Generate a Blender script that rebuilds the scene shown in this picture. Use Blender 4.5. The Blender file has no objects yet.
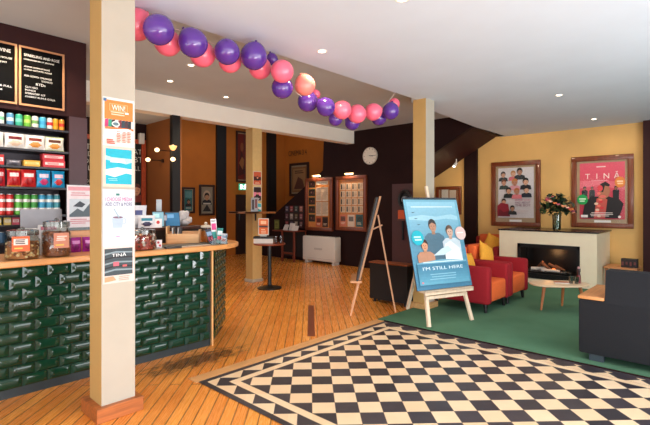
import bpy, bmesh, math, random
from mathutils import Vector, Matrix
random.seed(7)
C = bpy.context.scene.collection
R = math.radians

# ------------------------------------------------------------------ materials
def lin(v):
    v /= 255.0
    return v / 12.92 if v <= .04045 else ((v + .055) / 1.055) ** 2.4
_m = {}
def mat(rgb, rough=.6, var=.04, scale=18., metal=0., emit=0., bump=0., spec=.5, stretch=None, coat=0., trans=0.):
    """procedural noise-varied principled material, cached"""
    key = (tuple(rgb), rough, var, scale, metal, emit, bump, spec, stretch, coat, trans)
    if key in _m: return _m[key]
    m = bpy.data.materials.new('surface_%d' % len(_m)); m.use_nodes = True
    nt = m.node_tree; N = nt.nodes; L = nt.links
    b = N['Principled BSDF']
    c = [lin(v) for v in rgb]
    tc = N.new('ShaderNodeTexCoord'); no = N.new('ShaderNodeTexNoise')
    no.inputs['Scale'].default_value = scale; no.inputs['Detail'].default_value = 4
    if stretch:
        mp = N.new('ShaderNodeMapping'); mp.inputs['Scale'].default_value = stretch
        L.new(tc.outputs['Object'], mp.inputs['Vector']); L.new(mp.outputs['Vector'], no.inputs['Vector'])
    else:
        L.new(tc.outputs['Object'], no.inputs['Vector'])
    cr = N.new('ShaderNodeValToRGB')
    cr.color_ramp.elements[0].position = .3; cr.color_ramp.elements[1].position = .7
    cr.color_ramp.elements[0].color = (*[v * (1 - var) for v in c], 1)
    cr.color_ramp.elements[1].color = (*[min(1, v * (1 + var)) for v in c], 1)
    L.new(no.outputs['Fac'], cr.inputs['Fac']); L.new(cr.outputs['Color'], b.inputs['Base Color'])
    b.inputs['Roughness'].default_value = rough; b.inputs['Metallic'].default_value = metal
    b.inputs['Specular IOR Level'].default_value = spec
    if coat: b.inputs['Coat Weight'].default_value = coat; b.inputs['Coat Roughness'].default_value = .08
    if trans: b.inputs['Transmission Weight'].default_value = trans
    if emit:
        L.new(cr.outputs['Color'], b.inputs['Emission Color']); b.inputs['Emission Strength'].default_value = emit
    if bump:
        bp = N.new('ShaderNodeBump'); bp.inputs['Strength'].default_value = bump; bp.inputs['Distance'].default_value = .01
        L.new(no.outputs['Fac'], bp.inputs['Height']); L.new(bp.outputs['Normal'], b.inputs['Normal'])
    _m[key] = m
    return m

def glass_mat(tint=(235, 240, 238), refl=.10):
    key = ('glass', tint, refl)
    if key in _m: return _m[key]
    m = bpy.data.materials.new('clear_glass'); m.use_nodes = True
    nt = m.node_tree; N = nt.nodes; L = nt.links
    for n in list(N):
        if n.type != 'OUTPUT_MATERIAL': N.remove(n)
    t = N.new('ShaderNodeBsdfTransparent'); t.inputs['Color'].default_value = (*[lin(v) for v in tint], 1)
    g = N.new('ShaderNodeBsdfGlossy'); g.inputs['Roughness'].default_value = .05
    lw = N.new('ShaderNodeLayerWeight'); lw.inputs['Blend'].default_value = .25
    mr = N.new('ShaderNodeMapRange'); mr.inputs['To Min'].default_value = refl * .4; mr.inputs['To Max'].default_value = refl * 3
    mx = N.new('ShaderNodeMixShader')
    L.new(lw.outputs['Facing'], mr.inputs['Value']); L.new(mr.outputs['Result'], mx.inputs['Fac'])
    L.new(t.outputs[0], mx.inputs[1]); L.new(g.outputs[0], mx.inputs[2])
    L.new(mx.outputs[0], N['Material Output'].inputs['Surface'])
    _m[key] = m
    return m

def wood(rgb, rough=.45, var=.22, along='x', coat=0.):
    s = {'x': (1.2, 18, 18), 'y': (18, 1.2, 18), 'z': (18, 18, 1.2)}[along]
    return mat(rgb, rough, var, 3., stretch=s, coat=coat)

# ------------------------------------------------------------------ mesh builder
class MB:
    def __init__(s): s.bm = bmesh.new(); s._old = set()
    def _mark(s): s._old = set(s.bm.faces)
    def _set(s, mi, M=None):
        nf = [f for f in s.bm.faces if f not in s._old]
        for f in nf: f.material_index = mi
        if M is not None:
            vs = {v for f in nf for v in f.verts}
            bmesh.ops.transform(s.bm, matrix=M, verts=list(vs))
        return s
    def box(s, x0, x1, y0, y1, z0, z1, mi=0, bev=0., seg=2, M=None):
        s._mark()
        r = bmesh.ops.create_cube(s.bm, size=1.)
        for v in r['verts']:
            v.co = Vector((x0 + (v.co.x + .5) * (x1 - x0), y0 + (v.co.y + .5) * (y1 - y0), z0 + (v.co.z + .5) * (z1 - z0)))
        if bev:
            es = list({e for v in r['verts'] for e in v.link_edges})
            bmesh.ops.bevel(s.bm, geom=es, offset=bev, segments=seg, profile=.5, affect='EDGES')
        return s._set(mi, M)
    def tube(s, p0, p1, r0, r1=None, seg=12, mi=0):
        s._mark(); r1 = r0 if r1 is None else r1
        p0 = Vector(p0); p1 = Vector(p1); d = p1 - p0
        M = Matrix.Translation((p0 + p1) / 2) @ d.to_track_quat('Z', 'Y').to_matrix().to_4x4()
        bmesh.ops.create_cone(s.bm, cap_ends=True, segments=seg, radius1=r0, radius2=r1, depth=d.length, matrix=M)
        return s._set(mi)
    def bar(s, p0, p1, w, d, mi=0, side=(1, 0, 0)):
        """square-section bar from p0 to p1; 'side' gives the direction of w"""
        s._mark()
        p0 = Vector(p0); p1 = Vector(p1); z = (p1 - p0).normalized(); x = Vector(side); x = (x - z * x.dot(z)).normalized(); y = z.cross(x)
        vs = []
        for p in (p0, p1):
            for a, b in ((-1, -1), (1, -1), (1, 1), (-1, 1)): vs.append(s.bm.verts.new(p + x * a * w / 2 + y * b * d / 2))
        for q in ((3, 2, 1, 0), (4, 5, 6, 7), (0, 1, 5, 4), (1, 2, 6, 5), (2, 3, 7, 6), (3, 0, 4, 7)): s.bm.faces.new([vs[i] for i in q])
        return s._set(mi)
    def path(s, pts, r, seg=8, mi=0):
        for a, b in zip(pts, pts[1:]): s.tube(a, b, r, r, seg, mi)
        return s
    def lathe(s, prof, c=(0, 0, 0), seg=24, mi=0, sx=1., sy=1.):
        s._mark(); rings = []
        for r, z in prof:
            if r < 1e-5: rings.append([s.bm.verts.new((c[0], c[1], c[2] + z))])
            else: rings.append([s.bm.verts.new((c[0] + sx * r * math.cos(2 * math.pi * k / seg), c[1] + sy * r * math.sin(2 * math.pi * k / seg), c[2] + z)) for k in range(seg)])
        for a, b in zip(rings, rings[1:]):
            for k in range(seg):
                k2 = (k + 1) % seg
                if len(a) == 1 and len(b) == 1: break
                if len(a) == 1: s.bm.faces.new((a[0], b[k2], b[k])) if False else s.bm.faces.new((b[k], b[k2], a[0])[::-1])
                elif len(b) == 1: s.bm.faces.new((a[k], a[k2], b[0]))
                else: s.bm.faces.new((a[k], a[k2], b[k2], b[k]))
        return s._set(mi)
    def ell(s, c, r, seg=16, mi=0, M=None):
        s._mark()
        mm = Matrix.Translation(c) @ (M if M else Matrix()) @ Matrix.Diagonal((r[0], r[1], r[2], 1))
        bmesh.ops.create_uvsphere(s.bm, u_segments=seg, v_segments=max(6, seg * 2 // 3), radius=1., matrix=mm)
        return s._set(mi)
    def prism(s, poly, axis, a, b, mi=0):
        """poly in the two other axes (x,z for 'y'; x,y for 'z'; y,z for 'x') extruded a..b"""
        s._mark()
        f = {'y': lambda p, t: (p[0], t, p[1]), 'z': lambda p, t: (p[0], p[1], t), 'x': lambda p, t: (t, p[0], p[1])}[axis]
        A = [s.bm.verts.new(f(p, a)) for p in poly]; B = [s.bm.verts.new(f(p, b)) for p in poly]
        n = len(poly)
        s.bm.faces.new(A[::-1]); s.bm.faces.new(B)
        for i in range(n): s.bm.faces.new((A[i], A[(i + 1) % n], B[(i + 1) % n], B[i]))
        s._set(mi)
        bmesh.ops.recalc_face_normals(s.bm, faces=[q for q in s.bm.faces if q not in s._old])
        return s
    def face(s, pts, mi=0):
        s._mark(); s.bm.faces.new([s.bm.verts.new(p) for p in pts]); return s._set(mi)
    def build(s, name, m, parent=None, loc=(0, 0, 0), rot=(0, 0, 0), smooth=True, angle=40, link=True):
        me = bpy.data.meshes.new(name); s.bm.to_mesh(me); s.bm.free()
        for x in (m if isinstance(m, (list, tuple)) else [m]): me.materials.append(x)
        if smooth:
            me.polygons.foreach_set('use_smooth', [True] * len(me.polygons))
            me.set_sharp_from_angle(angle=R(angle))
        o = bpy.data.objects.new(name, me); C.objects.link(o)
        o.location = loc; o.rotation_euler = rot
        if parent: o.parent = parent
        return o

_txt = {}
def text_mesh(st):
    if st not in _txt:
        cu = bpy.data.curves.new('lettering', 'FONT'); cu.body = st; cu.resolution_u = 2; cu.fill_mode = 'FRONT'
        o = bpy.data.objects.new('lettering', cu); C.objects.link(o)
        bpy.context.view_layer.update()
        me = bpy.data.meshes.new_from_object(o.evaluated_get(bpy.context.evaluated_depsgraph_get()))
        bpy.data.objects.remove(o); bpy.data.curves.remove(cu)
        _txt[st] = me
    return _txt[st]

class Art:
    """flat printed sheet: 2-D shapes u (right), v (up), later shapes lie a hair in front; faces -Y"""
    def __init__(s, step=.0006): s.mb = MB(); s.mats = []; s.n = 0; s.step = step
    def _mi(s, rgb, rough, emit):
        m = mat(rgb, rough, .05, 30., emit=emit)
        if m not in s.mats: s.mats.append(m)
        return s.mats.index(m)
    def poly(s, pts, rgb, rough=.55, emit=0.):
        d = -s.n * s.step; s.n += 1
        a = sum(p[0] * q[1] - q[0] * p[1] for p, q in zip(pts, pts[1:] + pts[:1]))
        if a < 0: pts = pts[::-1]
        s.mb.face([(p[0], d, p[1]) for p in pts], s._mi(rgb, rough, emit)); return s
    def rect(s, u0, u1, v0, v1, rgb, **k): return s.poly([(u0, v0), (u1, v0), (u1, v1), (u0, v1)], rgb, **k)
    def grad(s, u0, u1, v0, v1, c0, c1, n=14):
        b = s.n
        for i in range(n):
            s.n = b; f = i / (n - 1); s.rect(u0, u1, v0 + (v1 - v0) * i / n, v0 + (v1 - v0) * (i + 1) / n, [round(p + (q - p) * f) for p, q in zip(c0, c1)])
        return s
    def oval(s, u, v, a, b, rgb, n=18, **k): return s.poly([(u + a * math.cos(2 * math.pi * i / n), v + b * math.sin(2 * math.pi * i / n)) for i in range(n)], rgb, **k)
    def text(s, st, u, v, h, rgb, w=None, align='c', rough=.55, emit=0., sub=True):
        me = text_mesh(st)
        xs = [p.co.x for p in me.vertices]; ys = [p.co.y for p in me.vertices]
        x0, x1, y0, y1 = min(xs), max(xs), min(ys), max(ys)
        k = h / (y1 - y0); kx = k if w is None else w / (x1 - x0)
        W = (x1 - x0) * kx; ou = u - (W / 2 if align == 'c' else 0)
        d = -s.n * s.step; s.n += 1
        mi = s._mi(rgb, rough, emit)
        t = bmesh.new(); t.from_mesh(me)
        for p in t.verts: p.co = Vector((ou + (p.co.x - x0) * kx, d, v + (p.co.y - y0) * k))
        tmp = bpy.data.meshes.new('t'); t.to_mesh(tmp); t.free()
        s.mb._mark(); s.mb.bm.from_mesh(tmp); s.mb._set(mi); bpy.data.meshes.remove(tmp)
        return s
    def lines(s, u0, u1, v, gap, n, th, rgb):
        for i in range(n): s.rect(u0 + (u1 - u0) * .1 * random.random(), u1 - (u1 - u0) * .25 * random.random(), v - i * gap - th, v - i * gap, rgb)
        return s
    def bust(s, u, v, k, skin=(205, 150, 120), hair=(40, 28, 24), coat=(35, 35, 42)):
        """generic head and shoulders, k = head height"""
        s.poly([(u - .8 * k, v - 1.1 * k), (u - .7 * k, v - .55 * k), (u - .25 * k, v - .38 * k), (u + .25 * k, v - .38 * k), (u + .7 * k, v - .55 * k), (u + .8 * k, v - 1.1 * k)], coat)
        s.rect(u - .14 * k, u + .14 * k, v - .5 * k, v - .1 * k, [int(c * .85) for c in skin])
        s.oval(u, v + .12 * k, .42 * k, .5 * k, hair)
        s.oval(u + .03 * k, v, .34 * k, .44 * k, skin)
        s.poly([(u - .34 * k, v + .12 * k), (u - .3 * k, v + .5 * k), (u + .3 * k, v + .52 * k), (u + .38 * k, v + .15 * k), (u, v + .3 * k)], hair)
        for e in (-.13, .17): s.oval(u + e * k, v + .03 * k, .05 * k, .03 * k, (40, 25, 20), 8)
        s.rect(u - .08 * k, u + .13 * k, v - .24 * k, v - .2 * k, (130, 50, 50))
        return s
    def build(s, name, parent=None, loc=(0, 0, 0), rot=(0, 0, 0)):
        return s.mb.build(name, s.mats, parent, loc, rot, smooth=False)

def tag(o, label, cat, group=None):
    o['label'] = label; o['category'] = cat
    if group: o['group'] = group
    return o
def thing(name, label, cat, loc=(0, 0, 0), rz=0., group=None):
    o = bpy.data.objects.new(name, None); C.objects.link(o); o.empty_display_size = .1
    o.location = loc; o.rotation_euler = (0, 0, rz)
    return tag(o, label, cat, group)
def struct(o): o['kind'] = 'structure'; return o
def dup(root, loc, rz, label, group=None):
    r = root.copy(); C.objects.link(r); r.location = loc; r.rotation_euler = (0, 0, rz); r['label'] = label
    if group: r['group'] = group
    for ch in list(root.children):
        c = ch.copy(); C.objects.link(c); c.parent = r
        for g in list(ch.children):
            d = g.copy(); C.objects.link(d); d.parent = c
    return r
EAST = R(90)     # a thing built facing -Y, turned to face +X

# ------------------------------------------------------------------ palette
CREAM = mat((184, 176, 160), .6, .03, 6, spec=.3)
CREAM_WARMLIT = mat((198, 160, 98), .6, .03, 6, spec=.3)  # cream with the warm, weaker light of the -Y faces put into the colour
CREAM_W = mat((255, 236, 204), .5, .03, 6)
WHITE = mat((255, 248, 234), .6, .02, 4)
CEIL = mat((214, 226, 238), .85, .02, 2)
CEIL2 = mat((198, 206, 208), .85, .03, 2)
BROWN = mat((54, 26, 26), .6, .1, 3, spec=.2)
DARKBROWN = mat((38, 19, 18), .65, .1, 3, spec=.15)
OCHRE = mat((224, 178, 108), .7, .05, 2)
OCHRE_D = mat((190, 108, 28), .7, .08, 2)
FRAMEWOOD = wood((122, 58, 30), .35, .25, 'z', .3)
FRAMEWOOD_H = wood((122, 58, 30), .35, .25, 'x', .3)
PINE = wood((226, 168, 106), .45, .12, 'y')
PINE_X = wood((226, 176, 124), .45, .1, 'x')
BLACK = mat((18, 18, 20), .45, .1)
BLACKM = mat((22, 22, 24), .35, .1, metal=.2)
PAPER = mat((240, 238, 234), .6, .03)
STEEL = mat((170, 170, 170), .3, .05, metal=.9)

# ------------------------------------------------------------------ camera
cam = bpy.data.cameras.new('camera'); co = bpy.data.objects.new('camera', cam); C.objects.link(co)
co.location = (0, 0, 1.5); co.rotation_euler = (R(90), 0, R(43.066))
cam.sensor_width = 36.; cam.lens = 444 / 650 * 36; cam.shift_y = -7.5 / 650; cam.clip_start = .05
bpy.context.scene.camera = co

# ------------------------------------------------------------------ floor shaders
def M_(nt, op, a, b=None, c=None):
    n = nt.nodes.new('ShaderNodeMath'); n.operation = op
    for i, v in enumerate((a, b, c)):
        if v is None: continue
        if isinstance(v, (int, float)): n.inputs[i].default_value = v
        else: nt.links.new(v, n.inputs[i])
    return n.outputs[0]
def base_nodes(name):
    m = bpy.data.materials.new(name); m.use_nodes = True
    nt = m.node_tree; tc = nt.nodes.new('ShaderNodeTexCoord'); sx = nt.nodes.new('ShaderNodeSeparateXYZ')
    nt.links.new(tc.outputs['Object'], sx.inputs[0])
    return m, nt, nt.nodes['Principled BSDF'], tc, sx
def mixc(nt, fac, a, b):
    n = nt.nodes.new('ShaderNodeMix'); n.data_type = 'RGBA'
    if isinstance(fac, (int, float)): n.inputs[0].default_value = fac
    else: nt.links.new(fac, n.inputs[0])
    for i, v in ((6, a), (7, b)):
        if isinstance(v, tuple): n.inputs[i].default_value = (*[lin(q) for q in v], 1)
        else: nt.links.new(v, n.inputs[i])
    return n.outputs[2]
def noise(nt, vec, scale, detail=4):
    n = nt.nodes.new('ShaderNodeTexNoise'); n.inputs['Scale'].default_value = scale; n.inputs['Detail'].default_value = detail
    nt.links.new(vec, n.inputs['Vector']); return n.outputs['Fac']
def mapping(nt, vec, scale=(1, 1, 1), rz=0.):
    n = nt.nodes.new('ShaderNodeMapping'); n.inputs['Scale'].default_value = scale; n.inputs['Rotation'].default_value = (0, 0, rz)
    nt.links.new(vec, n.inputs['Vector']); return n.outputs['Vector']

def floor_wood():
    m, nt, b, tc, sx = base_nodes('timber_floorboards')
    v = mapping(nt, tc.outputs['Object'], rz=R(-135))          # boards run on the diagonal of the room
    br = nt.nodes.new('ShaderNodeTexBrick'); nt.links.new(v, br.inputs['Vector'])
    br.inputs['Scale'].default_value = 1.; br.inputs['Brick Width'].default_value = 2.3; br.inputs['Row Height'].default_value = .09
    br.inputs['Mortar Size'].default_value = .0055; br.inputs['Mortar Smooth'].default_value = .2; br.inputs['Bias'].default_value = 0.
    br.offset = .37; br.offset_frequency = 2
    br.inputs['Color1'].default_value = (*[lin(q) for q in (255, 170, 74)], 1)
    br.inputs['Color2'].default_value = (*[lin(q) for q in (232, 132, 50)], 1)
    br.inputs['Mortar'].default_value = (*[lin(q) for q in (66, 34, 14)], 1)
    grain = noise(nt, mapping(nt, v, (1.5, 30, 1)), 3., 6)
    blot = noise(nt, tc.outputs['Object'], 1.3, 3)
    col = mixc(nt, M_(nt, 'MULTIPLY', grain, .5), br.outputs['Color'], (248, 176, 90))
    col = mixc(nt, M_(nt, 'MULTIPLY', M_(nt, 'SUBTRACT', blot, .35), .8), col, (160, 74, 24))
    # dark scuffed patch between the counter end and the tiles
    dx = M_(nt, 'DIVIDE', M_(nt, 'ADD', sx.outputs[0], 3.84), .17)
    dy = M_(nt, 'DIVIDE', M_(nt, 'SUBTRACT', sx.outputs[1], 2.3), .55)
    d = M_(nt, 'SQRT', M_(nt, 'ADD', M_(nt, 'MULTIPLY', dx, dx), M_(nt, 'MULTIPLY', dy, dy)))
    n2 = noise(nt, mapping(nt, tc.outputs['Object'], (9, 3, 1)), 3., 6)
    mk = M_(nt, 'SUBTRACT', M_(nt, 'MULTIPLY', n2, 2.2), d)
    mk = M_(nt, 'MULTIPLY', M_(nt, 'SMOOTH_MIN', M_(nt, 'MAXIMUM', M_(nt, 'MULTIPLY', mk, 2.), 0.), 1., .1), .75)
    col = mixc(nt, mk, col, (48, 36, 30))
    nt.links.new(col, b.inputs['Base Color'])
    nt.links.new(M_(nt, 'ADD', M_(nt, 'MULTIPLY', grain, .22), .16), b.inputs['Roughness'])
    bp = nt.nodes.new('ShaderNodeBump'); bp.inputs['Strength'].default_value = .25; bp.inputs['Distance'].default_value = .004
    nt.links.new(M_(nt, 'SUBTRACT', 1., br.outputs['Fac']), bp.inputs['Height']); nt.links.new(bp.outputs['Normal'], b.inputs['Normal'])
    return m

XE, YF, YN = -3.345, 4.70, 2.01         # edges of the tiled floor
def floor_tiles():
    m, nt, b, tc, sx = base_nodes('checker_tiles')
    X, Y = sx.outputs[0], sx.outputs[1]
    d = M_(nt, 'MINIMUM', M_(nt, 'SUBTRACT', X, XE), M_(nt, 'MINIMUM', M_(nt, 'SUBTRACT', YF, Y), M_(nt, 'SUBTRACT', Y, YN)))
    B0, B1, B2 = .052, .180, .255
    D = (YF - YN - 2 * B2) / 9
    def checker(off):
        u = M_(nt, 'DIVIDE', M_(nt, 'SUBTRACT', X, XE + off), D); w = M_(nt, 'DIVIDE', M_(nt, 'SUBTRACT', Y, YN + off), D)
        a = M_(nt, 'ADD', M_(nt, 'ADD', u, w), .5); c = M_(nt, 'ADD', M_(nt, 'SUBTRACT', w, u), .5)
        par = M_(nt, 'ABSOLUTE', M_(nt, 'MODULO', M_(nt, 'ADD', M_(nt, 'FLOOR', a), M_(nt, 'FLOOR', c)), 2.))
        fa = M_(nt, 'ABSOLUTE', M_(nt, 'SUBTRACT', M_(nt, 'FRACT', a), .5)); fc = M_(nt, 'ABSOLUTE', M_(nt, 'SUBTRACT', M_(nt, 'FRACT', c), .5))
        g = M_(nt, 'GREATER_THAN', M_(nt, 'MAXIMUM', fa, fc), .488)
        return M_(nt, 'LESS_THAN', par, .5), g, M_(nt, 'FLOOR', a), M_(nt, 'FLOOR', c)
    k1, g1, fa, fc = checker(B2)
    k2, g2, _, _ = checker(B1)
    rnd = nt.nodes.new('ShaderNodeTexWhiteNoise'); cv = nt.nodes.new('ShaderNodeCombineXYZ')
    nt.links.new(fa, cv.inputs[0]); nt.links.new(fc, cv.inputs[1]); nt.links.new(cv.outputs[0], rnd.inputs['Vector'])
    blot = noise(nt, tc.outputs['Object'], 6., 5)
    cream = mixc(nt, rnd.outputs['Value'], (238, 208, 168), (246, 222, 186))
    cream = mixc(nt, M_(nt, 'MULTIPLY', blot, .35), cream, (226, 188, 146))
    blk = mixc(nt, rnd.outputs['Value'], (50, 46, 52), (66, 60, 66))
    field = mixc(nt, k1, cream, blk); field = mixc(nt, M_(nt, 'MULTIPLY', g1, .7), field, (120, 100, 84))
    tri = mixc(nt, k2, cream, blk)
    stripe_line = M_(nt, 'GREATER_THAN', M_(nt, 'ABSOLUTE', M_(nt, 'SUBTRACT', d, (B1 + B2) / 2)), (B2 - B1) / 2 - .004)
    stripe = mixc(nt, M_(nt, 'MULTIPLY', stripe_line, .8), cream, (110, 92, 76))
    col = mixc(nt, M_(nt, 'LESS_THAN', d, B2), field, stripe)
    col = mixc(nt, M_(nt, 'LESS_THAN', d, B1), col, tri)
    col = mixc(nt, M_(nt, 'LESS_THAN', d, B0), col, blk)
    nt.links.new(col, b.inputs['Base Color'])
    nt.links.new(M_(nt, 'ADD', M_(nt, 'MULTIPLY', blot, .3), .3), b.inputs['Roughness'])
    return m

def carpet_mat():
    m, nt, b, tc, sx = base_nodes('green_carpet')
    n1 = noise(nt, tc.outputs['Object'], 1.6, 4); n2 = noise(nt, tc.outputs['Object'], 220., 2)
    col = mixc(nt, n1, (74, 116, 90), (112, 156, 126)); col = mixc(nt, M_(nt, 'MULTIPLY', n2, .5), col, (66, 106, 82))
    nt.links.new(col, b.inputs['Base Color']); b.inputs['Roughness'].default_value = .95; b.inputs['Specular IOR Level'].default_value = .1
    bp = nt.nodes.new('ShaderNodeBump'); bp.inputs['Strength'].default_value = .4; bp.inputs['Distance'].default_value = .004
    nt.links.new(n2, bp.inputs['Height']); nt.links.new(bp.outputs['Normal'], b.inputs['Normal'])
    return m

# ------------------------------------------------------------------ the setting
def slab(name, x0, x1, y0, y1, z0, z1, m): return struct(MB().box(x0, x1, y0, y1, z0, z1).build(name, m, smooth=False))
slab('floor', -13, 3, -3, 11, -.1, 0, floor_wood())
struct(MB().face([(XE, YN, .005), (2.8, YN, .005), (2.8, YF, .005), (XE, YF, .005)]).build('floor_tiles', floor_tiles(), smooth=False))
slab('floor_carpet', -3.46, 2.8, YF + .012, 9.98, 0, .012, carpet_mat())
slab('trim_1', XE - .13, XE - .004, YN - .02, YF + .005, 0, .006, wood((214, 160, 104), .5, .15, 'y'))
slab('trim_2', XE - .004, 2.8, YF - .004, YF + .012, 0, .014, DARKBROWN)
o = slab('trim_8', -.043, .043, -.78, .78, 0, .0015, wood((120, 52, 26), .3, .2, 'y')); o.location = (-4.13, 4.15, 0); o.rotation_euler = (0, 0, R(45))
H1, H2 = 3.03, 3.30
struct(MB().prism([(-3.43, -3), (2.8, -3), (2.8, 10), (-3.92, 10), (-3.6, 5.75), (-3.43, 5.75)], 'z', H1, H1 + .25).build('ceiling', CEIL, smooth=False))
slab('ceiling_bar', -7.12, -3.43, -3, 8.4, H2, H2 + .06, CEIL2)
slab('ceiling_beam', -7.12, -6.88, -3, 8.4, 2.995, H2, WHITE)
slab('ceiling_alcove', -8.3, -7.12, .5, 3.86, 3.0, 3.08, CEIL2)
slab('ceiling_stairwell', -11.3, -7.12, 3.75, 10.1, 4.7, 4.78, DARKBROWN)
slab('wall_back', -6.3, -1.28, 10, 10.12, 0, 3.1, OCHRE)
slab('wall_right', -1.285, 2.8, 9.82, 10.1, 0, 3.03, BROWN)
slab('trim_3', -4.77, -4.46, 9.92, 9.995, 0, 2.86, DARKBROWN)
struct(MB().prism([(-11.2, 0), (-11.2, .42), (-7.93, 2.40), (-7.89, 3.30), (-3.86, 3.30), (-3.86, 3.06), (-5.2, 2.32), (-5.2, 0)], 'y', 8.4, 8.5).build('wall_center', DARKBROWN, smooth=False))
struct(MB().prism([(-3.8, 3.03), (-4.0, 3.03), (-6.3, 1.745), (-6.3, 1.95), (-3.8, 3.3)], 'y', 8.5, 9.9).build('stair_soffit', BROWN, smooth=False))
slab('wall_passage', -6.3, -6.2, 8.5, 10, 0, 2.4, OCHRE_D)
slab('door_1', -5.74, -5.21, 8.36, 8.4, 0, 1.97, mat((74, 40, 40), .45, .1, 3))
slab('wall_far', -11.3, -11.2, 3.75, 10.1, 0, 4.7, OCHRE_D)
slab('wall_sign', -11.2, -6.2, 10, 10.1, 0, 4.7, OCHRE_D)
slab('wall_alcove', -8.1, -6.95, 3.78, 3.86, 0, 3.0, mat((150, 92, 44), .7, .08, 2))
slab('trim_4', -6.96, -6.87, 3.65, 3.79, 0, 2.995, BLACK)
slab('wall_kitchen', -8.2, -8.1, .5, 3.9, 0, 3.0, DARKBROWN)
for n, (a, b) in enumerate(((7.3, 7.62), (9.2, 9.56))): slab('trim_%d' % (5 + n), -11.2, -11.12, a, b, 0, 4.7, BLACK)
slab('door_2', -11.2, -11.14, 8.0, 8.6, 0, 1.82, mat((44, 24, 18), .5, .1))
# bar back wall with its soffit
slab('wall_bar', -5.75, -5.65, -.8, 1.85, 0, H2, BROWN)
slab('wall_bar_soffit', -5.65, -5.33, -.8, 1.80, 2.46, H2, BROWN)
slab('wall_bar_end', -5.65, -5.3, 1.62, 1.80, 0, 2.46, mat((74, 48, 54), .5, .08, 3))
# street side of the room, behind the camera, and the window side: walls with wide openings
struct(MB().box(-7, 2.8, -3.1, -3, 0, .5).box(-7, 2.8, -3.1, -3, 2.7, 3.3).box(-7, -5.6, -3.1, -3, .5, 2.7).box(-2.2, -1.9, -3.1, -3, .5, 2.7).build('wall_front', CREAM, smooth=False))
struct(MB().box(2.8, 2.9, -3, 10, 0, .35).box(2.8, 2.9, -3, 10, 2.75, 3.3).box(2.8, 2.9, -3, -2.6, .35, 2.75).box(2.8, 2.9, 2.0, 2.25, .35, 2.75).box(2.8, 2.9, 5.6, 10, .35, 2.75).build('wall_window_side', CREAM, smooth=False))
for n, (a, b) in enumerate(((-2.6, 2.0), (2.25, 5.6))):
    f = struct(MB().box(2.82, 2.88, a, a + .06, .35, 2.75).box(2.82, 2.88, b - .06, b, .35, 2.75).box(2.82, 2.88, a, b, .35, .42).box(2.82, 2.88, a, b, 2.68, 2.75).box(2.82, 2.88, (a + b) / 2 - .03, (a + b) / 2 + .03, .35, 2.75).build('window_%d' % (n + 1), WHITE, smooth=False))

# ------------------------------------------------------------------ pillars
def pillar(name, label, x0, x1, y0, y1, h, m, plinth, pm):
    cx, cy = (x0 + x1) / 2, (y0 + y1) / 2
    t = thing(name, label, 'pillar', (cx, cy, 0))
    mb = MB().box(x0 - cx, x1 - cx, y0 - cy, y1 - cy, plinth[1], h)
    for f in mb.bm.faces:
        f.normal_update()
        if f.normal.y < -.5: f.material_index = 1          # dimmer, warmer light on this side is put into its colour
    mb.build('shaft', [m, CREAM_WARMLIT], t, smooth=False)
    e = plinth[0]; mb = MB()
    mb.box(x0 - cx - e, x1 - cx + e, y0 - cy - e, y1 - cy + e, 0, plinth[1], bev=.004, seg=1); mb.build('plinth', pm, t, smooth=False)
    return t
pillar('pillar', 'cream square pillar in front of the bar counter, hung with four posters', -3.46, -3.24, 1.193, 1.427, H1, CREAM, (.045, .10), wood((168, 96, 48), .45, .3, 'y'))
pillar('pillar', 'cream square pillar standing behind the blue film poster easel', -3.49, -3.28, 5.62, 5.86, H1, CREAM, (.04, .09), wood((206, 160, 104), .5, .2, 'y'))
pillar('pillar', 'slim yellowish pillar under the white beam, beside the round table', -7.09, -6.88, 5.31, 5.54, 2.995, mat((216, 182, 120), .55, .04), (.02, .06), CREAM)

def sheet_on_pillar(name, label, art, y0, z0, x=-3.236):
    o = art.build(name, None, (x, y0 - .008, z0), (0, 0, EAST)); tag(o, label, 'poster'); return o
# four sheets on the near pillar: u = +Y, v = Z
W = .222
a = Art().rect(0, W, 0, .343, (224, 220, 212)).rect(.012, W - .012, .19, .325, (240, 128, 52)).rect(.004, .026, .312, .334, (70, 110, 150))
a.rect(.045, W - .05, .25, .302, (250, 190, 130)).rect(.048, W - .053, .253, .299, (240, 132, 60)).text('WIN!', W * .48, .256, .038, (255, 246, 236), w=.092)
a.lines(.05, .15, .245, .016, 2, .006, (252, 220, 190)).rect(W - .07, W - .045, .236, .248, (255, 255, 250))
for i, c in enumerate(((190, 50, 110), (40, 150, 120), (50, 30, 40), (230, 220, 210), (120, 40, 50), (40, 60, 70), (70, 40, 46), (30, 40, 44))):
    a.poly([(.012 + i * .0225, .135), (.036 + i * .0225, .13), (.036 + i * .0225, .19), (.014 + i * .0225, .186)], c)
a.oval(.085, .158, .028, .02, (220, 236, 230)).oval(.085, .158, .02, .012, (90, 120, 130))
a.rect(.012, W - .012, .118, .134, (236, 120, 60)).poly([(.008, .07), (W - .01, .115), (W - .05, .13), (.008, .112)], (250, 250, 250))
for i in range(3): a.lines(.09 + i * .035, .118 + i * .035, .108, .012, 7, .006, (214, 110, 80))
a.lines(.014, .075, .045, .012, 3, .008, (222, 84, 60))
sheet_on_pillar('event_poster', 'orange and white printed sheet, topmost of the four on the near pillar', a, 1.207, 1.915)
a = Art().rect(0, W, 0, .285, (222, 196, 178)).rect(.02, W - .02, .02, .27, (0, 170, 192)).poly([(.02, .19), (W - .06, .165), (W - .02, .18), (W - .02, .205), (.06, .21), (.02, .22)], (170, 226, 232))
a.text('COFFEE', W / 2, .178, .022, (255, 255, 255), w=.11) if False else a.lines(.05, .17, .2, .016, 2, .01, (245, 252, 252))
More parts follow.
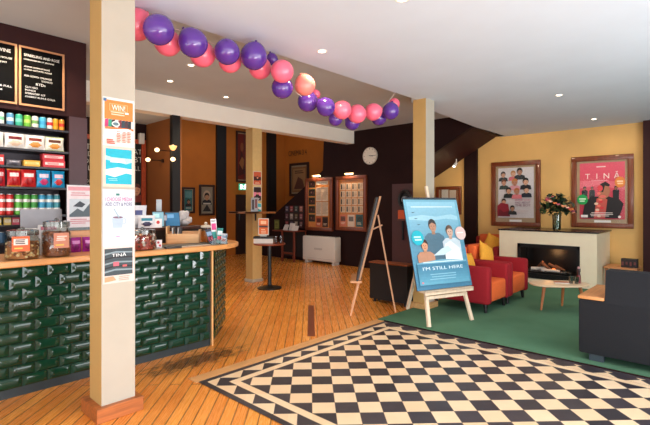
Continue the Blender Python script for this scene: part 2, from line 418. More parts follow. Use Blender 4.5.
a.poly([(.02, .085), (.08, .07), (.16, .1), (W - .02, .092), (W - .02, .13), (.1, .14), (.02, .122)], (214, 240, 244)).poly([(.02, .11), (.15, .118), (W - .02, .11), (.1, .132)], (255, 255, 255)).lines(.035, .11, .06, .012, 2, .005, (140, 214, 224))
sheet_on_pillar('event_poster', 'turquoise sheet with white streaks, second from top on the near pillar', a, 1.207, 1.628)
a = Art().rect(0, W, 0, .40, (202, 208, 218)).rect(.09, .115, .355, .37, (50, 120, 110)).text('I CHOOSE MEDIA', W / 2, .315, .027, (206, 20, 116), w=.19).text('ADD CITY & MORE', W / 2, .28, .027, (58, 64, 104), w=.19)
a.poly([(.06, .20), (.145, .20), (.132, .125), (.07, .125)], (168, 186, 202)).oval(.102, .2, .043, .012, (186, 202, 214)).oval(.102, .2, .036, .008, (120, 90, 110)).poly([(.07, .262), (.078, .264), (.115, .2), (.105, .198)], (150, 176, 188))
a.poly([(.145, .195), (.16, .19), (.16, .155), (.138, .15), (.138, .158), (.152, .162), (.152, .183), (.145, .186)], (168, 186, 202)).rect(.09, .115, .06, .066, (214, 120, 170))
sheet_on_pillar('event_poster', 'pale sheet with magenta heading and cup, third down on the near pillar', a, 1.207, 1.212)
a = Art().rect(0, W, 0, .265, (222, 204, 194)).rect(.012, W - .014, .055, .245, (52, 64, 70))
for i, v in enumerate((.075, .1, .13, .165, .2)):
    a.poly([(.012, v), (.08, v + .014), (W - .014, v + .008), (W - .014, v + .018), (.09, v + .026), (.012, v + .012)], ((128, 146, 152), (24, 28, 32))[i % 2])
a.text('TINĀ', W * .5, .187, .028, (240, 244, 244), w=.1).rect(.07, .11, .12, .15, (196, 96, 110)).rect(.135, .165, .112, .125, (206, 90, 90))
a.poly([(.012, .012), (.09, .02), (.07, .05), (.012, .046)], (240, 150, 110)).lines(.1, .19, .045, .012, 3, .004, (220, 130, 110))
sheet_on_pillar('film_poster', 'dark sheet with white title, lowest of the four on the near pillar', a, 1.207, .947)
# three small film sheets on the far pillar
for (z0, h, c1, c2, c3, lab, dx) in ((1.872, .27, (200, 92, 60), (70, 30, 30), (236, 200, 170), 'small reddish film sheet, top one on the far pillar', 0), (1.574, .28, (44, 26, 34), (228, 130, 160), (240, 230, 230), 'small black and pink film sheet, middle one on the far pillar', 0), (1.345, .2, (70, 176, 190), (230, 232, 230), (30, 60, 70), 'small pale blue film sheet, lowest one on the far pillar', 0)):
    a = Art().rect(0, .2, 0, h, (214, 206, 200)).rect(.01, .19, .01, h - .01, c1).poly([(.01, h * .3), (.1, h * .42), (.19, h * .34), (.19, h * .6), (.01, h * .62)], c2).bust(.1, h * .55, h * .2, (214, 150, 120)).lines(.03, .17, h * .2, .018, 2, .008, c3)
    sheet_on_pillar('film_poster', lab, a, 5.334, 1.5 + (z0 - 1.5) * 1.04, -6.876)

# ------------------------------------------------------------------ bar counter
XT = -4.12
t = thing('bar_counter', 'green tiled bar counter below the light timber top', 'bar counter', (XT, 1.2, 0))
TILE = mat((7, 52, 34), .06, .25, 5.)
GROUT = mat((10, 30, 22), .6, .1)
EX, EY = -4.64, 3.15                       # far corner of the angled return
MB().prism([(XT - .012, -1), (XT - .012, 2.635), (EX - .012, EY - .012), (-4.7, EY), (-4.7, -1)], 'z', .07, 1.015).build('carcass', GROUT, t, (-XT, -1.2, 0), smooth=False)
MB().prism([(XT - .02, -1), (XT - .02, 2.63), (EX - .015, EY - .03), (-4.68, EY - .03), (-4.68, -1)], 'z', 0, .075).build('kickboard', mat((34, 46, 50), .35, .1), t, (-XT, -1.2, 0), smooth=False)
def tiles(length, w, rows=11, z0=.075, z1=1.014, gap=.003, th=.017, fac=.031):
    """arched tiles with sloped D-shaped end facets, running bond, in local u,z with outward -y"""
    mb = MB(); h = (z1 - z0) / rows; n = 8
    for r in range(rows):
        u = -w / 2 * (r % 2)
        while u < length:
            a, b = max(0, u) + gap / 2, min(length, u + w) - gap / 2
            if b - a > .02:
                c0, c1 = z0 + r * h + gap / 2, z0 + (r + 1) * h - gap / 2
                cut0, cut1 = u < 0, u + w > length
                rowsv = []
                for k in range(n + 1):
                    q = k / n * 2 - 1; f = th * math.sqrt(max(0, 1 - q * q * .985)); z = c0 + (c1 - c0) * k / n
                    e = min(fac * f / th, (b - a) * .45)
                    pts = ((a, -f * cut0, z), (a + e, -f, z), (a + e + .006, -f, z), (b - e - .006, -f, z), (b - e, -f, z), (b, -f * cut1, z))
                    rowsv.append([mb.bm.verts.new(p) for p in pts])
                for A, B in zip(rowsv, rowsv[1:]):
                    for i in range(5): mb.bm.faces.new((A[i], A[i + 1], B[i + 1], B[i]))
            u += w
    return mb
tiles(3.6, .175).build('tile_facing', TILE, t, (-.004, -1.0 - 1.2 + .0, 0), (0, 0, EAST), angle=30)
ang = math.atan2(EY - 2.66, EX - XT); Ln = math.hypot(EX - XT, EY - 2.66)
tiles(Ln, .15).build('tile_facing', mat((22, 56, 30), .12, .25, 5., coat=.4), t, (.0, 2.66 - 1.2, 0), (0, 0, ang), angle=30)
MB().box(XT - .015, XT + .014, 2.632, 2.65, .0, 1.015, bev=.004).build('corner_trim', PINE, t, (-XT, -1.2, 0), smooth=False)
top = [(-4.06, -1), (-4.06, 2.58), (-4.075, 2.72), (-4.12, 2.87), (-4.2, 3.01), (-4.31, 3.12), (-4.45, 3.19), (-4.62, 3.21), (-4.76, 3.19), (-4.76, -1)]
o = MB().prism(top, 'z', 1.018, 1.07).build('countertop', wood((222, 156, 92), .35, .18, 'y', .3)); tag(o, 'light timber bar top with a rounded far end', 'countertop')
bv = o.modifiers.new('b', 'BEVEL'); bv.width = .012; bv.segments = 3
ZT = 1.0705

# raised inner service ledge
t = thing('service_ledge', 'dark raised service ledge on the staff side of the bar', 'ledge', (-4.95, 2.45, 0))
MB().box(-.14, .17, -.5, .6, 1.215, 1.245, bev=.004).build('ledge_top', wood((70, 34, 24), .4, .2, 'y'), t, smooth=False)
MB().box(-.12, .12, -.48, .58, 0, 1.215).build('ledge_front', BLACK, t, smooth=False)

# ------------------------------------------------------------------ bar shelf unit
SY0, SY1 = -.7, 1.615
t = thing('bar_shelf', 'dark back bar shelf unit stocked with cans, chips and sweets', 'shelf unit', (-5.5, 0, 0))
SHELF = [2.300, 2.072, 1.896, 1.684, 1.398, 1.300, 1.12]
for z in SHELF: MB().box(-.14, .2, SY0, SY1, z - .022, z, bev=.002, seg=1).build('shelf', mat((40, 40, 48), .4, .1), t, smooth=False)
MB().box(-.145, -.13, SY0, SY1, 0, 2.46).build('back_panel', mat((74, 66, 76), .5, .08), t, smooth=False)
MB().box(-.14, .2, SY1 - .002, SY1 + .003, 0, 2.46).build('side_panel', DARKBROWN, t, smooth=False)
SX = -5.36                          # goods stand near the shelf front
def can(y, z, r, h, cols, label, cat='drink can', name='drink_can', grp='drink cans on the top bar shelf', x=SX):
    t = thing(name, label, cat, (x, y, z), 0, grp)
    c = [mat(k, .3, .04, metal=.15) for k in cols]
    mb = MB(); n = len(cols); pr = [(0, 0), (r * .86, 0), (r, h * .06)]
    mb.lathe(pr, seg=20, mi=0)
    for i in range(n): mb.lathe([(r, h * (.06 + .84 * i / n)), (r, h * (.06 + .84 * (i + 1) / n))], seg=20, mi=i)
    mb.lathe([(r, h * .9), (r * .84, h * .97)], seg=20, mi=n - 1)
    mb.build('can_body', c, t)
    MB().lathe([(r * .84, h * .968), (r * .84, h), (r * .76, h), (r * .74, h * .985), (0, h * .985)], seg=20).build('can_lid', STEEL, t)
    return t
CANS = [(.93, (236, 236, 230), (60, 160, 110), 'white can with green print, leftmost on the top bar shelf'),
        (1.0, (225, 230, 226), (120, 190, 150), 'white can with pale green leaf, second from left on top shelf'),
        (1.08, (90, 150, 190), (210, 220, 224), 'slate blue can with silver top, third on top bar shelf'),
        (1.155, (60, 176, 140), (120, 200, 180), 'teal green can, fourth from left on top bar shelf'),
        (1.228, (112, 184, 60), (180, 210, 100), 'lime green can, fifth from left on top bar shelf'),
        (1.297, (230, 226, 214), (110, 160, 90), 'white and green patterned can beside the light blue can'),
        (1.367, (80, 180, 214), (60, 160, 204), 'light blue can on the top bar shelf'),
        (1.432, (224, 220, 210), (214, 60, 66), 'slim red and white can right of the light blue can'),
        (1.487, (226, 160, 40), (214, 140, 30), 'golden can, second from right on the top bar shelf'),
        (1.545, (220, 150, 50), (200, 50, 40), 'orange and red can, rightmost on the top bar shelf')]
for y, c1, c2, lab in CANS: can(y + .018, 2.301, .027 if 'slim' in lab or y > 1.48 else .032, .122, (c1, c2, c1), lab)

def bag(label, w, h, d, cols, loc, rz=EAST, name='snack_bag', cat='snack bag', grp=None, lean=.0, flat=None):
    """pillow pouch with crimped ends; cols = base, band, blob"""
    t = MB(); nx, nz = 12, 14; V = {}
    for sgn in (-1, 1):
        for i in range(nx + 1):
            for k in range(nz + 1):
                u = i / nx * 2 - 1; v = k / nz
                bul = max(0, (1 - u ** 4)) * max(0, math.sin(math.pi * min(1, max(0, (v - .06) / .88)))) ** .55
                ww = w / 2 * (1 - .06 * math.sin(math.pi * v))
                y = sgn * d / 2 * bul + .004 * math.sin(9 * u + 5 * v)
                V[sgn, i, k] = t.bm.verts.new((u * ww, y + lean * v * h, v * h))
        for i in range(nx):
            for k in range(nz):
                q = [V[sgn, i, k], V[sgn, i + 1, k], V[sgn, i + 1, k + 1], V[sgn, i, k + 1]]
                f = t.bm.faces.new(q if sgn < 0 else q[::-1])
                u = (i + .5) / nx * 2 - 1; v = (k + .5) / nz; mi = 0
                if .60 < v < .82 and abs(u) < .75: mi = 1
                if (u / .6) ** 2 + ((v - .32) / .18) ** 2 < 1: mi = 2
                if v < .06 or v > .94: mi = 3 if len(cols) > 3 else 0
                f.material_index = mi
    bmesh.ops.remove_doubles(t.bm, verts=t.bm.verts, dist=.0002)
    o = t.build(name, [mat(c, .35, .06, 40) for c in cols], None, loc, (0, 0, rz)); tag(o, label, cat, grp); return o
G = 'potato chip bags on the second bar shelf'
for y, lab, cc in ((.93, 'white chip bag at the left end of the second bar shelf', ((236, 230, 220), (120, 30, 40), (226, 180, 120))),
                   (1.112, 'white chip bag with maroon band below the slate blue can', ((238, 232, 224), (110, 30, 40), (230, 200, 170))),
                   (1.288, 'white chip bag with brown band, middle of the second bar shelf', ((240, 234, 226), (130, 50, 40), (226, 150, 60))),
                   (1.465, 'white chip bag with green rim, right end of second bar shelf', ((236, 232, 214), (90, 50, 40), (230, 150, 60), (200, 210, 150)))):
    bag(lab, .178, .148, .055, cc, (SX + .03, y + .02, 2.073), EAST + R(random.uniform(-7, 7)), grp=G)
# third shelf: small boxes
def carton(name, label, cat, w, d, h, rgb, loc, rz=EAST, stripe=(240, 236, 230), grp=None):
    t = thing(name, label, cat, loc, rz, grp)
    MB().box(-w / 2, w / 2, -d / 2, d / 2, 0, h, bev=.002, seg=1).build('box_body', mat(rgb, .5, .06), t, smooth=False)
    Art().rect(-w * .42, w * .42, h * .35, h * .72, stripe).lines(-w * .36, w * .36, h * .64, h * .14, 2, h * .07, rgb).build('printed_panel', t, (0, -d / 2 - .001, 0))
    return t
carton('sweet_box', 'small red box at the left end of the third bar shelf', 'box', .1, .1, .1, (196, 40, 40), (SX, .99, 1.897))
bag('grey snack pouch lying between the red and yellow packs', .13, .062, .05, ((120, 116, 124), (190, 186, 190), (90, 86, 96)), (SX, 1.13, 1.897))
carton('sweet_box', 'yellow chocolate tray pack on the third bar shelf', 'box', .145, .08, .062, (236, 176, 60), (SX, 1.28, 1.897), stripe=(250, 226, 150))
carton('sweet_box', 'red and white box, lower of the stacked pair on third shelf', 'box', .205, .1, .074, (206, 52, 62), (SX, 1.48, 1.897), stripe=(246, 226, 220))
carton('sweet_box', 'red and white box, upper of the stacked pair on third shelf', 'box', .205, .1, .066, (196, 44, 56), (SX, 1.474, 1.972), stripe=(244, 214, 210))
G = 'sweet bags on the fourth bar shelf'
for y, w, lab, cc in ((.99, .1, 'red sweet bag at the left end of the fourth bar shelf', ((190, 30, 40), (230, 190, 190), (120, 20, 40))),
                      (1.112, .118, 'red sweet bag with orange edge, next to the taller red bag', ((200, 34, 36), (244, 226, 220), (176, 20, 30), (220, 140, 50))),
                      (1.238, .132, 'red sweet bag with white band beside the blue bags', ((206, 38, 36), (246, 230, 226), (166, 20, 28))),
                      (1.373, .13, 'blue sweet bag, left one of the blue pair', ((30, 150, 204), (240, 214, 226), (204, 50, 110))),
                      (1.51, .125, 'blue sweet bag, right one of the blue pair', ((28, 156, 206), (244, 200, 210), (214, 60, 60)))):
    bag(lab, w, .178, .055, cc, (SX + .02, y + .014, 1.685), grp=G)
G = 'tall crisp tubes on the fifth bar shelf'
TUB = [(.945, (214, 60, 50), 'red crisp tube, leftmost in the row'), (1.02, (218, 66, 56), 'red crisp tube, second from left in the row'), (1.09, (204, 44, 44), 'red crisp tube beside the first green tube'),
       (1.163, (96, 180, 62), 'green crisp tube beside the red tubes'), (1.232, (84, 172, 60), 'green crisp tube in the middle of the three green ones'), (1.302, (70, 160, 70), 'green crisp tube beside the blue tubes'),
       (1.372, (60, 164, 204), 'light blue crisp tube beside the green tubes'), (1.441, (70, 160, 190), 'blue crisp tube, second from right in the row'), (1.508, (60, 140, 150), 'teal crisp tube, rightmost in the row')]
for y, c, lab in TUB: can(y + .005, 1.399, .034, .212, (c, (244, 240, 236), c, c, (240, 236, 230), c), lab, 'crisp tube', 'crisp_tube', G)
G = 'small sweet packets on the sixth bar shelf'
for y, c, lab in ((.99, (224, 206, 90), 'small yellow packet, left one below the crisp tubes'), (1.07, (230, 200, 110), 'small yellow packet beside the pink packets'), (1.14, (214, 90, 110), 'small pink packet beside the yellow packets'), (1.205, (200, 80, 90), 'small pink packet, right one below the crisp tubes')):
    carton('sweet_packet', lab, 'packet', .06, .04, .075, c, (SX + .02, y, 1.301), grp=G)
for y, c, lab in ((.93, (40, 170, 210), 'turquoise tub on the lowest visible bar shelf'), (1.03, (50, 90, 120), 'dark blue tub on the lowest visible bar shelf')):
    can(y, 1.121, .04, .11, (c, c, c), lab, 'tub', 'sweet_tub', None)

# letter-board menus
def menu(label, y0, y1, z0, z1, lines):
    w, h = y1 - y0, z1 - z0
    t = thing('menu_board', label, 'menu board', (-5.325, y0, z0), EAST)
    e = .018
    MB().box(0, w, -.02, 0, 0, e).box(0, w, -.02, 0, h - e, h).box(0, e, -.02, 0, e, h - e).box(w - e, w, -.02, 0, e, h - e).build('frame', wood((192, 138, 96), .5, .1, 'x'), t, smooth=False)
    MB().box(e, w - e, -.008, 0, e, h - e).build('letter_panel', mat((8, 8, 9), .9, .1, spec=.1), t, smooth=False)
    for st, u, v, hh, ww in lines: Art().text(st, u, v, hh, (225, 226, 226), w=ww, align='l').build('lettering', t, (0, -.0095, 0))
    return t
menu('black menu letter board headed SPARKLING AND ROSÉ above the bar shelf', 1.163, 1.575, 2.512, 3.115,
     [('SPARKLING AND ROSÉ', .045, .505, .034, .32), ('LINDAUER BRUT JEANNE', .045, .463, .018, .27), ('ALPHA DOMUS ROSÉ', .045, .395, .018, .23), ('LUNA ESTATE ROSÉ', .045, .365, .018, .25),
      ('ASK SOHO: ORANGE', .045, .300, .018, .25), ('SODAROO', .2, .268, .018, .1), ('RTDs', .15, .222, .026, .085), ('CLO NBO', .055, .186, .018, .11), ('PUHOI', .055, .154, .018, .09), ('SMIRNOFF 1ST', .055, .122, .018, .18), ('CHERRY RUM & COLA', .055, .088, .018, .27)])
menu('black menu letter board left of the sparkling wine list', .735, 1.147, 2.512, 3.115,
     [('WHITE WINE', .10, .505, .034, .26), ('PINOT GRIS MUD HOUSE', .04, .44, .018, .33), ('HOUSE CHARDONNAY', .04, .395, .018, .29), ('RIESLING DRY', .04, .355, .018, .2), ('BEER AND CIDER FULL', .04, .16, .018, .33), ('LAGER ON TAP 500', .04, .12, .018, .25)])
# chalkboard in an orange-red frame on the kitchen wall
t = thing('chalkboard', 'large chalkboard in an orange-red frame behind the bar', 'chalkboard', (-8.09, 2.5, 1.35), EAST)
w, h, e = 1.25, 1.35, .08
MB().box(0, w, -.04, 0, 0, e).box(0, w, -.04, 0, h - e, h).box(0, e, -.04, 0, e, h - e).box(w - e, w, -.04, 0, e, h - e).build('frame', mat((176, 72, 36), .45, .12), t, smooth=False)
MB().box(e, w - e, -.015, 0, e, h - e).build('slate_panel', mat((24, 24, 24), .8, .25, 6), t, smooth=False)
a = Art()
for st, u, v, hh in (('LT', .16, 1.1, .09), ('OLDER', .1, .98, .08), ('GOLDEN', .1, .86, .08), ('OLD', .16, .74, .08), ('O', .16, .63, .07), ('MON', .14, .53, .06), ('TUE', .2, .44, .06), ('AT', 1.02, 1.08, .09), ('BT', 1.04, .93, .1), ('LL', 1.05, .78, .08)):
    Art().text(st, u, v, hh, (190, 190, 184), align='l').build('chalk_writing', t, (0, -.017, 0))
a = Art()
a.bust(1.08, .42, .2, (206, 150, 120), (90, 40, 30), (120, 40, 34))
a.build('chalk_drawing', t, (0, -.017, 0))
o = MB().box(-.05, .05, -.09, 0, 0, .2, bev=.015).box(-.03, .03, -.095, -.088, .03, .17).build('wall_speaker', mat((220, 216, 206), .5), None, (-8.095, 3.66, 2.62), (0, 0, EAST)); tag(o, 'small white speaker high on the wall above the chalkboard', 'speaker')

# ------------------------------------------------------------------ things on the counter
def jar(label, loc, r, h, lidh, fill, fcols, sq=1., name='glass_jar'):
    t = thing(name, label, 'jar', loc, 0)
    MB().lathe([(0, .002), (r * .93, .002), (r, .015), (r, h * .78), (r * .86, h * .88), (r * .86, h)], seg=28).build('jar_glass', glass_mat((232, 236, 232), .16), t)
    MB().lathe([(r * .93, h - .004), (r * .93, h + lidh * .8), (r * .6, h + lidh), (0, h + lidh)], seg=28).ell((0, 0, h + lidh + .008), (.016, .016, .014), 10).build('jar_lid', glass_mat((206, 210, 206), .3), t)
    # loose contents: nobody could count them
    mb = MB(); n = 210
    for i in range(n):
        aa = random.random() * 2 * math.pi; rr = (r - .018) * (1 if i % 3 else random.random() ** .5); z = .018 + random.random() * (fill - .02)
        if i % 4 == 0: z = fill - .008 + .008 * random.random(); rr = (r - .018) * random.random() ** .5
        s = .012 + .006 * random.random()
        mb.ell((rr * math.cos(aa), rr * math.sin(aa), z), (s, s * .8, s * .75), 6, i % len(fcols), Matrix.Rotation(random.random() * 3, 4, (random.random(), random.random(), .3)))
    mb.lathe([(0, .006), (r * .86, .006), (r * .86, fill - .012), (0, fill - .01)], seg=20, mi=0)
    c = mb.build('jar_contents', [mat(k, .55, .1) for k in fcols], t); c['kind'] = 'stuff'
    return t
def jar_label(t, r, rz, w, h, z, rgb, lines_, box=None):
    a = Art().rect(-w / 2, w / 2, 0, h, rgb)
    if box: a.rect(-w * .4, w * .4, h * .42, h * .84, box)
    a.lines(-w * .36, w * .36, h * .8, h * .12, 3, h * .07, lines_).lines(-w * .4, w * .2, h * .25, h * .12, 1, h * .09, (230, 200, 90))
    a.build('jar_label', t, (math.sin(rz) * r, -math.cos(rz) * r, z), (0, 0, rz))
j1 = jar('squat glass jar of toffee popcorn with an orange label', (-4.20, .945, ZT), .12, .195, .04, .13, ((170, 104, 48), (226, 184, 122), (120, 66, 30), (240, 212, 160)))
jar_label(j1, .127, R(72), .115, .115, .07, (236, 98, 46), (80, 60, 60), (236, 226, 214))
j2 = jar('taller glass jar of brown nuts with a pink label', (-4.205, 1.188, ZT), .107, .25, .05, .2, ((128, 66, 36), (156, 88, 48), (104, 50, 28)))
jar_label(j2, .114, R(92), .115, .125, .075, (214, 140, 112), (246, 226, 212))
j3 = jar('glass jar of wrapped sweets right of the near pillar', (-4.215, 1.925, ZT), .13, .165, .03, .15, ((160, 40, 30), (214, 160, 120), (120, 60, 40), (220, 214, 206), (70, 40, 34)))
bag('purple sweet bag on the counter, left one of the pair', .1, .135, .06, ((150, 30, 130), (220, 150, 210), (110, 16, 100)), (-4.42, 1.40, ZT), name='snack_bag', grp='purple sweet bags on the counter')
bag('purple sweet bag on the counter, right one of the pair', .1, .135, .06, ((156, 34, 136), (226, 160, 214), (104, 14, 96)), (-4.42, 1.508, ZT), name='snack_bag', grp='purple sweet bags on the counter')
# timber block the purple bags stand before, and the white poster stand
t = thing('poster_stand', 'white event poster in a clear stand left of the near pillar', 'poster stand', (-4.60, 1.495, ZT + .197), EAST)
Art().rect(-.11, .11, .0, .40, (238, 226, 228)).rect(-.1, .1, .35, .385, (230, 160, 170)).rect(-.09, .09, .1, .27, (206, 216, 222)).poly([(-.09, .12), (-.02, .18), (.03, .15), (.09, .23), (.09, .1), (-.09, .1)], (90, 104, 112)).poly([(-.06, .2), (0, .25), (.05, .22), (.02, .19)], (60, 70, 80)).lines(-.09, .09, .33, .02, 2, .007, (206, 110, 126)).lines(-.09, .09, .08, .018, 3, .007, (210, 120, 130)).build('poster_print', t, (0, -.004, .02))
MB().box(-.115, .115, -.003, .0, 0, .425).box(-.115, .115, -.05, .03, -.005, .006).build('acrylic_stand', mat((40, 50, 52), .2, .05), t, smooth=False)
o = MB().box(-.16, .16, -.07, .09, 0, .19, bev=.006).build('timber_riser', wood((218, 160, 110), .45, .15, 'x'), None, (-4.60, 1.50, ZT), (0, 0, EAST)); tag(o, 'pale timber riser block under the white poster stand', 'riser')
# POS screen seen from behind, receipt printer
t = thing('till_screen', 'grey till screen seen from behind between the jars', 'till screen', (-4.70, 1.21, ZT), R(82))
MB().box(-.165, .165, -.012, .012, .205, .395, bev=.006, M=Matrix.Rotation(R(-8), 4, 'X')).build('screen', mat((150, 150, 156), .35, .04), t, smooth=False)
MB().box(-.03, .03, -.01, .03, .02, .24).build('stem', mat((120, 120, 124), .4), t, smooth=False)
MB().box(-.1, .1, -.08, .08, 0, .02, bev=.006).build('base', mat((120, 120, 124), .4), t, smooth=False)
t = thing('receipt_printer', 'pale grey receipt printer behind the popcorn jar', 'printer', (-4.50, 1.06, ZT), R(90))
MB().box(-.075, .075, -.08, .08, 0, .225, bev=.012).build('housing', mat((196, 194, 194), .45), t, smooth=False)
MB().box(-.05, .05, -.083, -.07, .17, .195).build('paper_slot', mat((110, 40, 40), .5), t, smooth=False)
t = thing('napkin_box', 'flat white and pink box on top behind the nut jar', 'box', (-4.42, 1.215, ZT), R(90))
MB().box(-.1, .1, -.05, .05, 0, .255, bev=.004, seg=1).build('box_body', mat((226, 222, 224), .5), t, smooth=False)
MB().box(-.1, .02, -.052, -.049, .215, .245).build('printed_band', mat((220, 130, 150), .5), t, smooth=False)
# right half of the counter
G = 'clear sweet bags heaped beside the near pillar'
bag('clear white sweet bag heaped on the ledge, behind the sweets jar', .22, .25, .09, ((216, 218, 226), (70, 80, 130), (236, 236, 240)), (-4.90, 2.17, 1.246), R(60), cat='sweet bag', name='sweet_bag', grp=G)
bag('clear white sweet bag lying in front on the heap', .18, .14, .07, ((226, 226, 230), (40, 130, 150), (60, 60, 90)), (-4.79, 2.24, 1.246), R(70), cat='sweet bag', name='sweet_bag', grp=G)
t = thing('price_card', 'small white card with a red mark on the service ledge', 'card', (-4.78, 2.365, 1.246), R(70))
Art().rect(-.04, .04, 0, .1, (236, 234, 232)).oval(0, .06, .018, .02, (196, 50, 50)).build('card_print', t, (0, -.004, 0)); MB().box(-.041, .041, -.003, .0, 0, .1).box(-.03, .03, 0, .03, 0, .003).build('card_stand', PAPER, t, smooth=False)
def tablet(label, loc, rz, w, h, rgb, lean):
    t = thing('tablet', label, 'tablet', loc, rz)
    Mx = Matrix.Rotation(R(-lean), 4, 'X')
    MB().box(-w / 2, w / 2, -.008, .004, 0, h, bev=.003, seg=1, M=Mx).build('casing', mat((60, 66, 74), .4), t, smooth=False)
    o = Art().rect(-w * .46, w * .46, h * .05, h * .95, rgb, rough=.25).rect(-w * .4, w * .1, h * .6, h * .85, [min(255, c + 50) for c in rgb]).build('screen', t, (0, -.0115, 0), (R(-lean), 0, 0))
    MB().box(-.02, .02, .0, .008, 0, h * .6, M=Matrix.Translation((0, h * .55, 0)) @ Matrix.Rotation(R(25), 4, 'X')).build('stand', BLACK, t, smooth=False)
    return t
tablet('pale blue tablet on the ledge, left of the dark one', (-4.90, 2.43, 1.246), R(70), .13, .19, (150, 200, 220), 20)
tablet('steel blue tilted tablet on the ledge beside crumpled white paper', (-4.88, 2.60, 1.246), R(72), .17, .19, (70, 130, 176), 28)
t = thing('card_reader', 'dark card reader standing between the two tablets', 'card reader', (-4.93, 2.515, 1.246), R(75))
MB().box(-.04, .04, -.02, .02, 0, .15, bev=.008, M=Matrix.Rotation(R(-20), 4, 'X')).build('casing', mat((96, 92, 100), .4), t); MB().box(-.03, .03, -.024, -.018, .07, .13, M=Matrix.Rotation(R(-20), 4, 'X')).build('keypad', mat((190, 190, 200), .4), t, smooth=False)
mb = MB()
for i in range(5):
    mb.ell((.03 * math.cos(i * 2.2), .05 * math.sin(i * 1.7), .05 + .02 * i), (.07 - .004 * i, .08, .042), 8, 0, Matrix.Rotation(i * .7, 4, (.4, .6, .3)))
for v in mb.bm.verts: v.co += Vector((random.uniform(-1, 1), random.uniform(-1, 1), random.uniform(-1, 1))) * .009
for v in mb.bm.verts: v.co.z = max(v.co.z, 0)
o = mb.build('paper_bag', mat((196, 190, 188), .7, .05, bump=.3), None, (-5.0, 2.80, 1.246), smooth=False); tag(o, 'crumpled white paper bag right of the blue tablet', 'paper bag')
t = thing('table_sign', 'tall thin white sign standing behind the tablets', 'sign', (-5.07, 2.52, 1.246), R(70))
MB().box(-.03, .03, -.003, .003, 0, .32).build('sign_panel', mat((170, 178, 184), .4), t, smooth=False); MB().box(-.04, .04, -.03, .03, 0, .006).build('sign_base', mat((170, 178, 184), .4), t, smooth=False)
# pine condiment box with menus
t = thing('timber_caddy', 'open pine caddy holding folded menus on the bar', 'caddy', (-4.56, 2.56, ZT), R(52))
w, d, h = .36, .16, .155
MB().box(-w / 2, w / 2, -d / 2, -d / 2 + .012, 0, h * .72).build('front_panel', PINE_X, t, smooth=False)
MB().box(-w / 2, w / 2, d / 2 - .012, d / 2, 0, h * .86).build('back_panel', PINE_X, t, smooth=False)
for s in (-1, 1): MB().box(s * (w / 2 - .006) - .006, s * (w / 2 - .006) + .006, -d / 2, d / 2, 0, h if s > 0 else h * 1.25).build('side_panel', PINE_X, t, smooth=False)
MB().box(-w / 2, w / 2, -d / 2, d / 2, 0, .01).build('bottom_panel', PINE_X, t, smooth=False)
for i, (u, c, lab) in enumerate(((-.115, (226, 226, 224), 'white folded menu, leftmost in the pine caddy'), (-.085, (50, 54, 60), 'dark folded menu beside the white one in the caddy'), (-.055, (206, 206, 204), 'pale grey folded menu, third in the pine caddy'), (-.03, (70, 70, 76), 'charcoal folded menu, innermost in the pine caddy'))):
    c0 = Matrix.Rotation(R(52), 4, 'Z') @ Vector((u, 0, 0))
    o = MB().box(-.004, .004, -.055, .055, 0, .165 + .008 * (i % 2)).build('folded_menu', mat(c, .5), None, (-4.56 + c0.x, 2.56 + c0.y, ZT + .012), (0, 0, R(52)), smooth=False); tag(o, lab, 'menu', 'folded menus in the pine caddy')
# storage jar with ceramic lid
t = thing('storage_jar', 'glass storage jar with pale lid right of the pine caddy', 'jar', (-4.56, 2.84, ZT))
MB().lathe([(0, .002), (.055, .002), (.06, .012), (.06, .14), (.052, .155), (.052, .165)], seg=24).build('jar_glass', glass_mat((230, 214, 190), .14), t)
MB().lathe([(0, .006), (.052, .006), (.052, .13), (0, .132)], seg=20).build('jar_contents', mat((206, 150, 96), .6, .2, 60), t)
MB().lathe([(0, .166), (.057, .166), (.06, .178), (.05, .192), (.012, .2), (.012, .208), (.022, .218), (.012, .228), (0, .23)], seg=24).build('jar_lid', mat((214, 206, 192), .35), t)
# flyer rack
t = thing('flyer_rack', 'small clear rack of tall flyers at the rounded counter end', 'flyer rack', (-4.20, 2.76, ZT), R(75))
MB().box(-.09, .09, -.07, .07, 0, .004).box(-.09, .09, -.072, -.07, 0, .06).box(-.092, -.09, -.07, .07, 0, .1).box(.09, .092, -.07, .07, 0, .1).build('rack_frame', glass_mat((220, 226, 226), .04), t, smooth=False)
for i, (u, v, h, tilt, cs, lab) in enumerate(((-.06, -.02, .17, 24, ((60, 66, 80), (130, 160, 190), (190, 60, 80)), 'dark flyer leaning left in the counter rack'), (-.01, .045, .27, 6, ((240, 236, 236), (214, 60, 130), (40, 150, 140)), 'tallest pink and white flyer in the counter rack'), (.02, .0, .17, 12, ((40, 150, 140), (220, 226, 230), (206, 70, 90)), 'teal and white flyer at the front of the rack'), (.06, -.03, .11, 16, ((214, 214, 218), (120, 140, 160), (206, 90, 70)), 'short pale flyer at the right of the rack'))):
    p = Matrix.Rotation(R(75), 4, 'Z') @ Vector((u, v, 0))
    a = Art().rect(-.032, .032, 0, h, cs[0]).rect(-.026, .026, h * .55, h * .82, cs[1]).rect(-.026, .02, h * .2, h * .48, cs[2]).lines(-.026, .026, h * .95, h * .05, 2, h * .02, (30, 30, 34)).lines(-.026, .026, h * .16, h * .05, 2, h * .02, cs[1])
    a.rect(.0, .001, 0, .001, cs[0])
    o = a.build('flyer', None, (-4.20 + p.x, 2.76 + p.y, ZT + .006), (R(-tilt) * .6, R(-tilt if u < 0 else tilt) * .6, R(75))); tag(o, lab, 'flyer', 'flyers in the counter rack')
